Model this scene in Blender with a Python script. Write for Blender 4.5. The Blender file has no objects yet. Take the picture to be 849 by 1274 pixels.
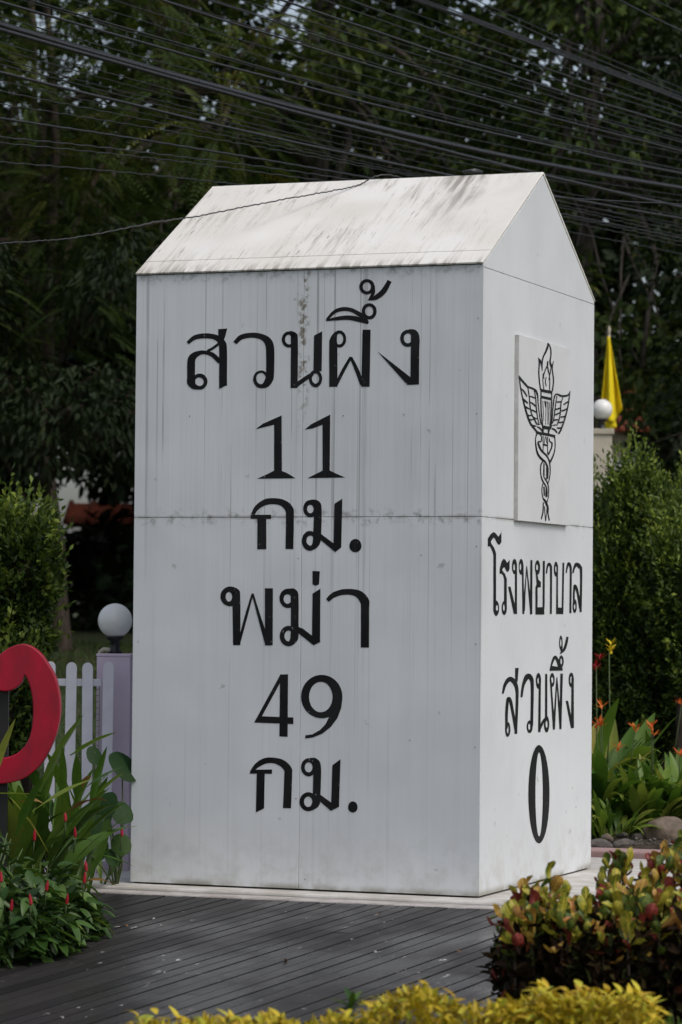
import bpy, bmesh, math, random
import numpy as np
from mathutils import Vector, Matrix, noise as mnoise

S = bpy.context.scene
COL = S.collection
random.seed(7)
RNG = np.random.default_rng(11)
R = math.radians

# ------------------------------------------------------------------ camera
F_PX, PITCH, ROLL, EYE = 3878.23, 0.0317, -0.0087, 1.6
cp, sp, cr_, sr_ = math.cos(PITCH), math.sin(PITCH), math.cos(ROLL), math.sin(ROLL)
FWD = Vector((0, cp, sp)); RT0 = Vector((1, 0, 0)); UP0 = Vector((0, -sp, cp))
RT = cr_ * RT0 - sr_ * UP0
UP = sr_ * RT0 + cr_ * UP0
cam_d = bpy.data.cameras.new('camera'); cam = bpy.data.objects.new('camera', cam_d); COL.objects.link(cam)
m = Matrix.Identity(4)
for i in range(3):
    m[i][0] = RT[i]; m[i][1] = UP[i]; m[i][2] = -FWD[i]
m[0][3], m[1][3], m[2][3] = 0, 0, EYE
cam.matrix_world = m
cam_d.sensor_fit = 'VERTICAL'; cam_d.sensor_height = 36; cam_d.sensor_width = 24
cam_d.lens = F_PX / 1274 * 36
cam_d.clip_start = 0.5; cam_d.clip_end = 2000
cam_d.dof.use_dof = True; cam_d.dof.focus_distance = 17.7; cam_d.dof.aperture_fstop = 3.6
S.camera = cam

# ------------------------------------------------------------------ sky and sun
SUN_DIR = Vector((0.45, -0.42, 0.79)).normalized()
W = bpy.data.worlds.new('World'); S.world = W; W.use_nodes = True
nt = W.node_tree; nt.nodes.clear()
sky = nt.nodes.new('ShaderNodeTexSky'); sky.sky_type = 'NISHITA'; sky.sun_disc = False
sky.sun_elevation = math.asin(SUN_DIR.z); sky.sun_rotation = math.atan2(SUN_DIR.x, SUN_DIR.y)
sky.air_density = 1.0; sky.dust_density = 4.0; sky.ozone_density = 1.0
hs = nt.nodes.new('ShaderNodeHueSaturation'); hs.inputs['Saturation'].default_value = 0.62
bg = nt.nodes.new('ShaderNodeBackground'); bg.inputs['Strength'].default_value = 0.13
wo = nt.nodes.new('ShaderNodeOutputWorld')
nt.links.new(sky.outputs[0], hs.inputs['Color']); nt.links.new(hs.outputs[0], bg.inputs[0]); nt.links.new(bg.outputs[0], wo.inputs[0])
sd = bpy.data.lights.new('sun', 'SUN'); sd.energy = 0.62; sd.angle = R(16); sd.color = (1.0, 0.965, 0.92)
sun = bpy.data.objects.new('sun', sd); COL.objects.link(sun)
sun.rotation_euler = (-SUN_DIR).to_track_quat('-Z', 'Y').to_euler(); sun.location = (20, -5, 30)
S.view_settings.view_transform = 'Standard'; S.view_settings.look = 'None'
S.view_settings.exposure = 0.27; S.view_settings.gamma = 1.0; S.view_settings.use_curve_mapping = False

# ------------------------------------------------------------------ helpers
def at(px, py, Y):
    """world point at distance Y (world y) seen at photo position px, py"""
    r = FWD + RT * ((px - 424.5) / F_PX) - UP * ((py - 637) / F_PX)
    return Vector((0, 0, EYE)) + r * (Y / r.y)

def gz(x, y):
    return float(np.interp(y, [0, 10, 16.5, 18.5, 22, 28, 40, 60, 400], [-.4, -.35, -.15, -.04, -.02, .2, 1.05, 1.4, 1.4]))

def tag(o, label=None, cat=None, group=None, kind=None):
    if label: o['label'] = label
    if cat: o['category'] = cat
    if group: o['group'] = group
    if kind: o['kind'] = kind
    return o

def empty(name, loc=(0, 0, 0), rz=0):
    o = bpy.data.objects.new(name, None); COL.objects.link(o)
    o.location = loc; o.rotation_euler = (0, 0, rz); o.empty_display_size = .1
    return o

def link(name, me, parent=None, loc=None, rot=None, scale=None):
    o = bpy.data.objects.new(name, me); COL.objects.link(o)
    if parent: o.parent = parent
    if loc is not None: o.location = loc
    if rot is not None: o.rotation_euler = rot
    if scale is not None: o.scale = scale
    return o

def mesh(name, v, f, mat, smooth=False):
    me = bpy.data.meshes.new(name); me.from_pydata([tuple(p) for p in v], [], f)
    if mat: me.materials.append(mat)
    if smooth: me.polygons.foreach_set('use_smooth', [True] * len(me.polygons))
    me.update(); return me

def mo(name, v, f, mat, parent=None, smooth=False, **k):
    return link(name, mesh(name, v, f, mat, smooth), parent, **k)

def boxvf(x0, x1, y0, y1, z0, z1):
    v = [(x0,y0,z0),(x1,y0,z0),(x1,y1,z0),(x0,y1,z0),(x0,y0,z1),(x1,y0,z1),(x1,y1,z1),(x0,y1,z1)]
    f = [(0,3,2,1),(4,5,6,7),(0,1,5,4),(1,2,6,5),(2,3,7,6),(3,0,4,7)]
    return v, f

def prism(pts, axis_fn, t0, t1):
    """pts: 2-D polygon; axis_fn(u, v, t) -> 3-D"""
    n = len(pts)
    v = [axis_fn(u, w, t0) for u, w in pts] + [axis_fn(u, w, t1) for u, w in pts]
    f = [tuple(range(n)), tuple(range(2*n-1, n-1, -1))] + [((i+1) % n, i, n+i, n+(i+1) % n) for i in range(n)]
    return v, f

def fixn(o):
    bm = bmesh.new(); bm.from_mesh(o.data); bmesh.ops.recalc_face_normals(bm, faces=bm.faces); bm.to_mesh(o.data); bm.free(); return o

def bevel(o, w, seg=2):
    bm = bmesh.new(); bm.from_mesh(o.data)
    bmesh.ops.recalc_face_normals(bm, faces=bm.faces)
    bmesh.ops.bevel(bm, geom=bm.edges[:], offset=w, segments=seg, affect='EDGES', profile=.5)
    bm.to_mesh(o.data); bm.free(); return o

def tubevf(P, rad, n=8, cap=True):
    P = [Vector(p) for p in P]; v = []; f = []
    a = None
    for i, p in enumerate(P):
        t = (P[min(i+1, len(P)-1)] - P[max(i-1, 0)]).normalized()
        if a is None:
            a = t.orthogonal().normalized()
        a = (a - t * a.dot(t)).normalized(); b = t.cross(a)
        r = rad[i] if hasattr(rad, '__len__') else rad
        for k in range(n):
            th = 2*math.pi*k/n
            v.append(p + a*(r*math.cos(th)) + b*(r*math.sin(th)))
    for i in range(len(P)-1):
        for k in range(n):
            f.append((i*n+k, i*n+(k+1) % n, (i+1)*n+(k+1) % n, (i+1)*n+k))
    if cap:
        f.append(tuple(range(n-1, -1, -1))); f.append(tuple((len(P)-1)*n+k for k in range(n)))
    return v, f

class MB:
    def __init__(s): s.v = []; s.f = []
    def add(s, vf):
        o = len(s.v); s.v += [tuple(p) for p in vf[0]]; s.f += [tuple(i+o for i in q) for q in vf[1]]; return s
    def build(s, name, mat, parent=None, smooth=False, **k): return mo(name, s.v, s.f, mat, parent, smooth, **k)

def lathe(prof, n=24):
    v = []; f = []
    for r, z in prof:
        for k in range(n):
            t = 2*math.pi*k/n; v.append((r*math.cos(t), r*math.sin(t), z))
    for i in range(len(prof)-1):
        for k in range(n):
            f.append((i*n+k, i*n+(k+1) % n, (i+1)*n+(k+1) % n, (i+1)*n+k))
    return v, f

# ------------------------------------------------------------------ materials
class NT:
    def __init__(s, name):
        s.m = bpy.data.materials.new(name); s.m.use_nodes = True; s.t = s.m.node_tree; s.t.nodes.clear()
        s.out = s.n('ShaderNodeOutputMaterial')
    def n(s, typ, **k):
        nd = s.t.nodes.new(typ)
        for a, b in k.items(): setattr(nd, a, b)
        return nd
    def l(s, a, b): s.t.links.new(a, b)
    def val(s, sock, x):
        if hasattr(x, 'links') or isinstance(x, bpy.types.NodeSocket): s.l(x, sock)
        else: sock.default_value = x if not (isinstance(x, tuple) and len(x) == 3 and sock.type == 'RGBA') else (*x, 1)
    def mix(s, fac, a, b, mode='MIX'):
        nd = s.n('ShaderNodeMix', data_type='RGBA', blend_type=mode)
        s.val(nd.inputs[0], fac); s.val(nd.inputs[6], a); s.val(nd.inputs[7], b); return nd.outputs[2]
    def math(s, op, a, b=0.0, clamp=False):
        nd = s.n('ShaderNodeMath', operation=op, use_clamp=clamp); s.val(nd.inputs[0], a); s.val(nd.inputs[1], b); return nd.outputs[0]
    def coord(s, kind='Object'): return s.n('ShaderNodeTexCoord').outputs[kind]
    def mapv(s, vec, scale, loc=(0, 0, 0)):
        nd = s.n('ShaderNodeMapping'); s.l(vec, nd.inputs[0]); nd.inputs['Scale'].default_value = scale; nd.inputs['Location'].default_value = loc; return nd.outputs[0]
    def noise(s, vec, scale=5., detail=4., rough=.55, dist=0.):
        nd = s.n('ShaderNodeTexNoise'); s.l(vec, nd.inputs['Vector']); nd.inputs['Scale'].default_value = scale
        nd.inputs['Detail'].default_value = detail; nd.inputs['Roughness'].default_value = rough; nd.inputs['Distortion'].default_value = dist
        return nd.outputs[0]
    def step(s, x, lo, hi, a=0., b=1.):
        nd = s.n('ShaderNodeMapRange'); nd.interpolation_type = 'SMOOTHSTEP'; s.val(nd.inputs[0], x)
        nd.inputs[1].default_value = lo; nd.inputs[2].default_value = hi; nd.inputs[3].default_value = a; nd.inputs[4].default_value = b; return nd.outputs[0]
    def sep(s, vec):
        nd = s.n('ShaderNodeSeparateXYZ'); s.l(vec, nd.inputs[0]); return nd.outputs
    def bump(s, h, strength=.3, dist=.01):
        nd = s.n('ShaderNodeBump'); nd.inputs['Strength'].default_value = strength; nd.inputs['Distance'].default_value = dist; s.l(h, nd.inputs['Height']); return nd.outputs[0]
    def pbr(s, col, rough=.6, normal=None, spec=.5, metal=0.):
        b = s.n('ShaderNodeBsdfPrincipled'); s.val(b.inputs['Base Color'], col); s.val(b.inputs['Roughness'], rough)
        b.inputs['Specular IOR Level'].default_value = spec; b.inputs['Metallic'].default_value = metal
        if normal is not None: s.l(normal, b.inputs['Normal'])
        return b
    def done(s, sh): s.l(sh.outputs[0] if hasattr(sh, 'outputs') else sh, s.out.inputs[0]); return s.m

def plain(name, c1, c2=None, rough=.6, scale=12., bump=.15, spec=.4, metal=0., stretch=(1, 1, 1), kind='Object', bd=.004):
    t = NT(name); v = t.mapv(t.coord(kind), stretch)
    nz = t.noise(v, scale, 5)
    c2 = c2 or tuple(c*.75 for c in c1)
    col = t.mix(t.step(nz, .3, .7), c1, c2)
    return t.done(t.pbr(col, t.step(nz, .2, .8, rough*.85, min(1, rough*1.15)), t.bump(nz, bump, bd), spec, metal))

def leafmat(name, ramp, src='attr', rough=.5, transl=.28, mottled=None, spec=.35):
    t = NT(name)
    if src == 'attr':
        a = t.n('ShaderNodeAttribute', attribute_name='tint'); fac = a.outputs['Fac']
    else:
        fac = t.n('ShaderNodeObjectInfo').outputs['Random']
    rp = t.n('ShaderNodeValToRGB'); t.l(fac, rp.inputs[0])
    while len(rp.color_ramp.elements) < len(ramp): rp.color_ramp.elements.new(.5)
    for e, (p, c) in zip(rp.color_ramp.elements, ramp):
        e.position = p; e.color = (*c, 1)
    col = rp.outputs[0]
    nz = t.noise(t.coord('Object'), mottled[0] if mottled else 9., 3)
    if mottled:
        col = t.mix(t.step(nz, mottled[2], mottled[3]), col, mottled[1])
    else:
        col = t.mix(t.step(nz, .35, .75, 0, .35), col, t.mix(.5, col, (.01, .02, .005)))
    b = t.pbr(col, rough, None, spec)
    tr = t.n('ShaderNodeBsdfTranslucent'); t.l(t.mix(.5, col, (1., 1., .35), 'MULTIPLY'), tr.inputs[0])
    mx = t.n('ShaderNodeMixShader'); mx.inputs[0].default_value = transl
    t.l(b.outputs[0], mx.inputs[1]); t.l(tr.outputs[0], mx.inputs[2])
    return t.done(mx)

def wall_mat(name='weathered_white_paint', runs_on=1.0):
    t = NT(name); v = t.coord('Object'); x, y, z = t.sep(v)[0:3]
    base = t.mix(t.step(t.noise(v, 1.3, 3), .35, .65), (.67, .695, .71), (.61, .635, .65))
    n1 = t.noise(v, 16, 5, .65); n2 = t.noise(v, 5, 3)
    top = t.math('ADD', t.step(z, 2.10, 2.2, .30, 1.), t.math('MULTIPLY', t.step(z, 1.0, 2.1), .35), True)
    fine = t.noise(t.mapv(v, (120, 120, .5)), 1.0, 2, .5)
    col = t.mix(t.math('MULTIPLY', t.step(fine, .42, .72, 0, .13*runs_on), t.math('MULTIPLY', top, t.step(n2, .3, .6, .4, 1.))), base, (.36, .37, .38))
    soft = t.noise(t.mapv(v, (9, 9, .4)), 1.0, 6, .7)
    col = t.mix(t.step(soft, .45, .7, 0, .10*runs_on+.05), col, (.44, .45, .46))
    # rain runs: thin dark vertical lines, gathered in patches, broken along their length
    br = t.step(t.noise(t.mapv(v, (14, 14, 1.3), (4, 2, 0)), 1.0, 2), .36, .52)
    runs = t.noise(t.mapv(v, (48, 48, .16)), 1.0, 2, .5, .0)
    patch = t.step(t.noise(t.mapv(v, (2.6, 2.6, .5)), 1.0, 3), .40, .60)
    line = t.math('MULTIPLY', t.math('MULTIPLY', t.step(runs, .60, .665), br), t.math('MULTIPLY', patch, top))
    col = t.mix(t.math('MULTIPLY', line, .42*runs_on), col, (.16, .15, .145))
    runs2 = t.noise(t.mapv(v, (95, 95, .12), (3, 1, 5)), 1.0, 1)
    col = t.mix(t.math('MULTIPLY', t.math('MULTIPLY', t.step(runs2, .66, .71), br), t.math('MULTIPLY', top, .48*runs_on)), col, (.14, .13, .125))
    # grime along the joints
    dz = t.math('ABSOLUTE', t.math('SUBTRACT', z, 2.137))
    g1 = t.math('MULTIPLY', t.step(dz, .0, .07, 1, 0), t.step(n1, .48, .68, 0, .9*runs_on))
    g1b = t.math('MULTIPLY', t.step(dz, .0, .02, .6, 0), t.step(n2, .4, .6))
    dx = t.math('ABSOLUTE', t.math('ADD', x, .015))
    g2 = t.math('MULTIPLY', t.math('MULTIPLY', t.step(dx, .01, .05, 1, 0), t.step(n1, .49, .60)), t.step(z, 2.5, 3.1, 0, runs_on))
    dt = t.math('MULTIPLY', t.step(z, 3.48, 3.56), t.step(z, 3.565, 3.572, 1, 0))
    g3 = t.math('MULTIPLY', dt, t.step(n1, .45, .7, 0, .7*runs_on))
    nb = t.noise(v, 7, 6, .7)
    gb = t.math('MULTIPLY', t.step(z, .0, .45, .5, 0), t.step(nb, .4, .7))
    gb2 = t.math('MULTIPLY', t.step(z, .0, .05, .8, 0), t.step(n2, .35, .6))
    spot = t.math('MULTIPLY', t.step(t.noise(v, 9, 3), .70, .76), .5)
    for g, c in ((g1, (.2, .195, .185)), (g1b, (.3, .29, .28)), (g2, (.22, .20, .165)), (g3, (.2, .19, .17)), (gb, (.40, .39, .35)), (gb2, (.22, .21, .15)), (spot, (.3, .29, .28))):
        col = t.mix(g, col, c)
    h = t.math('ADD', t.math('MULTIPLY', t.noise(v, 1.1, 2), 1.), t.math('MULTIPLY', n1, .03))
    return t.done(t.pbr(col, t.step(n1, .2, .8, .40, .6), t.bump(h, .22, .05), .35))

def roof_mat():
    t = NT('stained_roof_paint'); v = t.coord('Object')
    z = t.sep(v)[2]
    col = t.mix(t.step(t.noise(v, 1.6, 3), .3, .7), (.80, .785, .745), (.70, .675, .615))
    st = t.noise(t.mapv(v, (26, 2.2, 2.2)), 1.0, 5, .65)
    pt = t.step(t.noise(t.mapv(v, (1.7, 1.2, 1.2), (2, 0, 0)), 1.0, 4), .36, .68)
    col = t.mix(t.math('MULTIPLY', t.step(st, .46, .70), t.math('MULTIPLY', pt, .7)), col, (.32, .29, .235))
    st2 = t.noise(t.mapv(v, (55, 5, 5), (7, 3, 1)), 1.0, 3, .7)
    col = t.mix(t.math('MULTIPLY', t.step(st2, .59, .67), t.math('MULTIPLY', pt, .75)), col, (.14, .12, .09))
    xx = t.sep(v)[0]; ds = t.math('ABSOLUTE', t.math('SUBTRACT', t.math('ADD', xx, t.math('MULTIPLY', t.noise(v, 5, 3), .25)), .745))
    big = t.math('MULTIPLY', t.math('MULTIPLY', t.step(ds, .03, .17, 1, 0), t.step(z, 3.75, 4.2)), t.step(st, .32, .6, .1, .75)); col = t.mix(big, col, (.20, .175, .14))
    sp_ = t.noise(t.mapv(v, (1, 1, 1)), 60, 2); col = t.mix(t.step(sp_, .72, .76, 0, .6), col, (.16, .15, .12))
    low = t.math('MULTIPLY', t.step(z, 3.56, 3.64, .7, 0), t.step(st, .42, .6)); col = t.mix(low, col, (.25, .225, .18))
    return t.done(t.pbr(col, .55, t.bump(t.noise(v, 1.4, 2), .2, .03), .35))

def deck_mat():
    t = NT('wet_dark_deck_boards'); p = t.n('ShaderNodeNewGeometry').outputs['Position']
    rnd = t.n('ShaderNodeObjectInfo').outputs['Random']
    rot = t.n('ShaderNodeMapping'); t.l(p, rot.inputs[0]); rot.inputs['Rotation'].default_value = (0, 0, R(23.4))
    g = t.noise(t.mapv(rot.outputs[0], (60, 1.6, 60)), 1., 5, .6)
    col = t.mix(rnd, (.018, .017, .0175), (.042, .039, .039))
    col = t.mix(t.step(g, .3, .7, 0, .55), col, (.024, .022, .022))
    w = t.noise(t.mapv(rot.outputs[0], (5, 2.6, 1)), 1., 5, .65, .4)
    x = t.sep(p)[0]
    dry = t.math('MULTIPLY', t.step(w, .46, .68), t.step(x, -1.6, .9, .05, .6)); col = t.mix(dry, col, (.06, .058, .059))
    sp_ = t.noise(t.mapv(rot.outputs[0], (20, 8, 1)), 1., 4, .7)
    pm = t.noise(p, 1.1, 2)
    col = t.mix(t.math('MULTIPLY', t.step(sp_, .64, .70), t.step(pm, .42, .58)), col, (.5, .49, .48))
    wet = t.noise(t.mapv(p, (1, .7, 1)), 1.1, 3)
    rough = t.math('ADD', t.step(wet, .35, .62, .16, .40), t.math('MULTIPLY', g, .12))
    return t.done(t.pbr(col, rough, t.bump(g, .3, .003), .09))

M = {}
M['wall'] = wall_mat(); M['wallside'] = wall_mat('clean_white_paint', .12); M['roof'] = roof_mat(); M['deck'] = deck_mat()
tp_ = NT('black_sign_paint'); vp_ = tp_.coord('Object'); np1 = tp_.noise(vp_, 3, 3); np2 = tp_.noise(vp_, 38, 4, .7)
cp_ = tp_.mix(tp_.step(np1, .35, .7), (.006, .006, .0065), (.014, .014, .0145))
cp_ = tp_.mix(tp_.math('MULTIPLY', tp_.step(np2, .665, .71), tp_.step(np1, .40, .58)), cp_, (.33, .33, .33))
cp_ = tp_.mix(tp_.step(tp_.noise(tp_.mapv(vp_, (110, 110, 1.2)), 1., 2), .62, .75, 0, .5), cp_, (.03, .03, .031))
M['paint'] = tp_.done(tp_.pbr(cp_, .55, None, .18))
M['core'] = plain('dark_core', (.012, .011, .011), None, .9)
M['board'] = plain('emblem_board_white', (.68, .69, .70), (.62, .63, .645), .5, 3, .1)
M['edge'] = plain('board_edge_grey', (.52, .52, .52), (.40, .395, .39), .7, 14)
M['rivet'] = plain('rusty_rivet', (.22, .19, .17), None, .7, 40)
M['cement'] = plain('white_cement', (.60, .58, .55), (.42, .40, .36), .75, 5, .3)
M['cement2'] = plain('worn_edging', (.50, .47, .45), (.33, .30, .28), .8, 9, .3)
M['groove'] = plain('dark_groove', (.12, .10, .09), None, .8, 10)  # plain dark brown for the groove between slab and edging
M['pinkkerb'] = plain('pink_cement', (.42, .27, .26), (.33, .22, .21), .8, 8)
M['soil'] = plain('soil', (.06, .045, .032), (.035, .028, .02), .95, 8, .6, .2, kind='Object')
M['ground'] = plain('grassy_ground', (.035, .055, .016), (.05, .048, .022), .95, 1.2, .6, .2)
M['asphalt'] = plain('asphalt', (.05, .05, .05), None, .9, 30)
M['bark'] = plain('bark', (.075, .058, .045), (.035, .028, .022), .9, 9, .9, .2, stretch=(3, 3, .6), bd=.03)
M['bark2'] = plain('grey_bark', (.11, .095, .08), (.05, .043, .036), .9, 8, .8, .2, stretch=(3, 3, .6), bd=.03)
M['cable'] = plain('cable_black', (.012, .012, .0125), (.022, .022, .023), .30, 30, .05, .6)
M['lilac'] = plain('lilac_paint', (.68, .55, .66), (.61, .49, .595), .6, 4, .1)
M['fence'] = plain('fence_white', (.72, .71, .77), (.62, .61, .67), .5, 6, .1)
M['lampblack'] = plain('lamp_black', (.015, .015, .015), None, .4, 20)
tg_ = NT('globe_opal'); pb_ = tg_.pbr((.92, .91, .88), .22, None, .5); tr_ = tg_.n('ShaderNodeBsdfTranslucent'); tr_.inputs[0].default_value = (.95, .94, .90, 1)
mx_ = tg_.n('ShaderNodeMixShader'); mx_.inputs[0].default_value = .12; tg_.l(pb_.outputs[0], mx_.inputs[1]); tg_.l(tr_.outputs[0], mx_.inputs[2]); M['globe'] = tg_.done(mx_)
M['red'] = plain('red_gloss_paint', (.33, .004, .024), (.20, .006, .018), .38, 9, .25, .35, stretch=(1, 1, .4))
M['cream'] = plain('cream_paint', (.55, .50, .40), (.42, .38, .30), .7, 4, .2)
M['flag'] = plain('yellow_cloth', (.85, .68, .02), (.76, .58, .015), .8, 5, .1, .2)
M['rooftile'] = plain('red_roof_tile', (.34, .09, .05), (.25, .07, .04), .7, 6)
M['rock'] = plain('rock', (.16, .14, .12), (.06, .054, .048), .8, 9, 1., .35, bd=.03)
M['rock2'] = plain('tan_rock', (.22, .17, .125), (.10, .08, .06), .8, 7, 1., .35, bd=.03)
M['meshwire'] = plain('green_wire', (.10, .20, .07), None, .5, 20)
M['stem'] = plain('green_stem', (.07, .11, .03), (.05, .07, .02), .6, 12, .2)
M['twig'] = plain('twig', (.06, .045, .032), None, .9, 20)

# ------------------------------------------------------------------ ground
xs = np.concatenate([[-400, -150, -60], np.arange(-30, 31, 2.0), [60, 150, 400]])
ys = np.concatenate([[-60, -20, 0, 6, 10], np.arange(11, 30, .75), np.arange(30, 62, 2.), [80, 140, 300, 900]])
v = []; f = []
for y in ys:
    for x in xs:
        v.append((x, y, gz(x, y) + .03*mnoise.noise((x*.6, y*.6, 0)) - .015))
nx = len(xs)
for j in range(len(ys)-1):
    for i in range(nx-1):
        f.append((j*nx+i, j*nx+i+1, (j+1)*nx+i+1, (j+1)*nx+i))
tag(mo('ground', v, f, M['ground'], smooth=True), kind='structure')

YAW = .3630
CX, CY = .7944, 17.5575
WD, DP, HT, RH, RO = 2.151, 2.2399, 3.5722, 4.2284, 1.1301
AX = Vector((math.cos(YAW), -math.sin(YAW), 0)); BX = Vector((math.sin(YAW), math.cos(YAW), 0))
CEN = Vector((CX, CY, 0)) - AX*(WD/2) + BX*(DP/2)
def ml(x, y, z=0.): return CEN + AX*x + BX*y + Vector((0, 0, z))     # monument-local to world

# paving slab under the monument, in monument-local axes
pav = mo('pavement', *boxvf(-2.3, 2.6, -DP/2-.21, DP/2+.9, -.25, -.006), M['cement'], loc=CEN, rot=(0, 0, -YAW))
bevel(pav, .012); tag(pav, kind='structure')
ed = mo('edging_strip', *boxvf(-2.35, 2.65, -DP/2-.375, -DP/2-.235, -.25, -.022), M['cement2'], loc=CEN, rot=(0, 0, -YAW))
bevel(ed, .008); tag(ed, kind='structure')
gr = mo('drain_groove', *boxvf(-2.35, 2.65, -DP/2-.235, -DP/2-.208, -.25, -.07), M['groove'], loc=CEN, rot=(0, 0, -YAW)); tag(gr, kind='structure')
pk = mo('path_kerb', *boxvf(-.5, 4.5, DP/2+.95, DP/2+1.22, -.2, .035), M['pinkkerb'], loc=CEN, rot=(0, 0, -YAW)); bevel(pk, .01); tag(pk, kind='structure')

# timber deck: dark frame with one object for each board
DAZ, SLOPE, PITCHW = R(23.4), .034, .094
DQ = Vector((math.sin(DAZ), math.cos(DAZ), SLOPE)).normalized(); DPX = Vector((math.cos(DAZ), -math.sin(DAZ), 0)); DN = DPX.cross(DQ)
E0 = ml(0, -DP/2-.383, -.028)
deckm = Matrix((( DPX.x, DQ.x, DN.x, E0.x), (DPX.y, DQ.y, DN.y, E0.y), (DPX.z, DQ.z, DN.z, E0.z), (0, 0, 0, 1)))
deck = mo('deck', *boxvf(-3.2, 2.5, -7.2, -.16, -.16, -.045), M['core']); deck.matrix_world = deckm; tag(deck, kind='structure')
pb = mesh('board_mesh', *boxvf(-.5, .5, -1, 0, -.03, 0), M['deck'])
skew = math.tan(DAZ - YAW)
rr = random.Random(3)
i = 0; x = -3.2
while x < 2.5:
    wgap = rr.choice([.009, .010, .010, .012, .012, .017])
    far = -(x + PITCHW/2)*skew*(-1) - .008 - max(0, PITCHW*abs(skew))
    near = -7.2
    cuts = [far, near] if rr.random() < .45 else [far, rr.uniform(-5.2, -.9), near]
    for a, b in zip(cuts[:-1], cuts[1:]):
        o = link('deck_board', pb, deck, loc=(x + PITCHW/2, a - (.002 if a != far else 0), rr.uniform(-.0025, .0015)), scale=(PITCHW-wgap, a-b-.004, 1))
    x += PITCHW; i += 1

# ------------------------------------------------------------------ the monument
mon = empty('kilometre_stone', CEN, -YAW)
tag(mon, 'giant white painted kilometre stone with gabled roof and black Thai lettering', 'monument')
x0, x1, y0, y1 = -WD/2, WD/2, -DP/2, DP/2
T = .014
pent = [(y0+T+.002, .0), (y1-T-.002, .0), (y1-T-.002, HT-.03), (RO-DP/2, RH-.04), (y0+T+.002, HT-.03)]
fixn(mo('core', *prism(pent, lambda u, w, t: (t, u, w), x0+T+.002, x1-T-.002), M['core'], mon))
SX, SZ = -.0155, 2.1375
def panel(name, xa, xb, ya, yb, za, zb):
    o = mo(name, *boxvf(xa, xb, ya, yb, za, zb), M['wall' if name == 'front_panel' else 'wallside'], mon); bevel(o, .0022, 2); return o
g = .0013
for xa, xb in ((x0, SX-.0009), (SX+.0009, x1)):
    for za, zb in ((.004, SZ-g), (SZ+g, HT-.008)):
        panel('front_panel', xa, xb, y0, y0+T, za, zb)
panel('side_panel', x1-T, x1, y0+T+.0015, y1, .004, SZ-g)
panel('side_panel', x1-T, x1, y0+T+.0015, y1, SZ+g, HT-.024)
panel('left_panel', x0, x0+T, y0+T+.0015, y1, .004, HT-.008)
panel('back_panel', x0+T+.0015, x1-T-.0015, y1-T, y1, .004, HT-.008)
yr = RO-DP/2
for xa, xb in ((x1-T, x1), (x0, x0+T)):
    zb = HT-.0215 if xa > 0 else HT-.006
    gp = [(y0+.003, zb), (y1-.003, zb), (y1-.003, HT-.006), (yr, RH-.012), (y0+.003, HT-.006)]
    o = fixn(mo('gable_panel', *prism(gp, lambda u, w, t: (t, u, w), xa, xb), M['wallside'], mon)); bevel(o, .0015, 1)
def slope_pt(s, off, side):     # s from eave (0) to ridge (1)
    ye = y0-.012 if side < 0 else y1+.012
    ze = HT-.006
    d = Vector((yr-ye, RH-ze)); nrm = Vector((-d.y, d.x)).normalized() if side < 0 else Vector((d.y, -d.x)).normalized()
    p = Vector((ye, ze)) + d*s + nrm*off
    return p.x, p.y
for side in (-1, 1):
    for nm, s0, s1, o0, o1 in (('eave_sheet', 0, .125, .0, .012), ('roof_sheet', .1275, 1.0, .0, .0135)):
        q = [slope_pt(s0, o0, side), slope_pt(s1, o0, side), slope_pt(s1, o1, side), slope_pt(s0, o1, side)]
        o = fixn(mo(nm, *prism(q, lambda u, w, t: (t, u, w), x0-.0015, x1+.0015), M['roof'], mon)); bevel(o, .002, 1)
# emblem board
bo = mo('emblem_board', *boxvf(x1+.0005, x1+.025, -.532, .512, 2.133, 3.216), M['edge'], mon); bevel(bo, .0015, 1)
fc = mo('board_face', *boxvf(x1+.0252, x1+.0262, -.530, .510, 2.135, 3.214), M['board'], bo)

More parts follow.
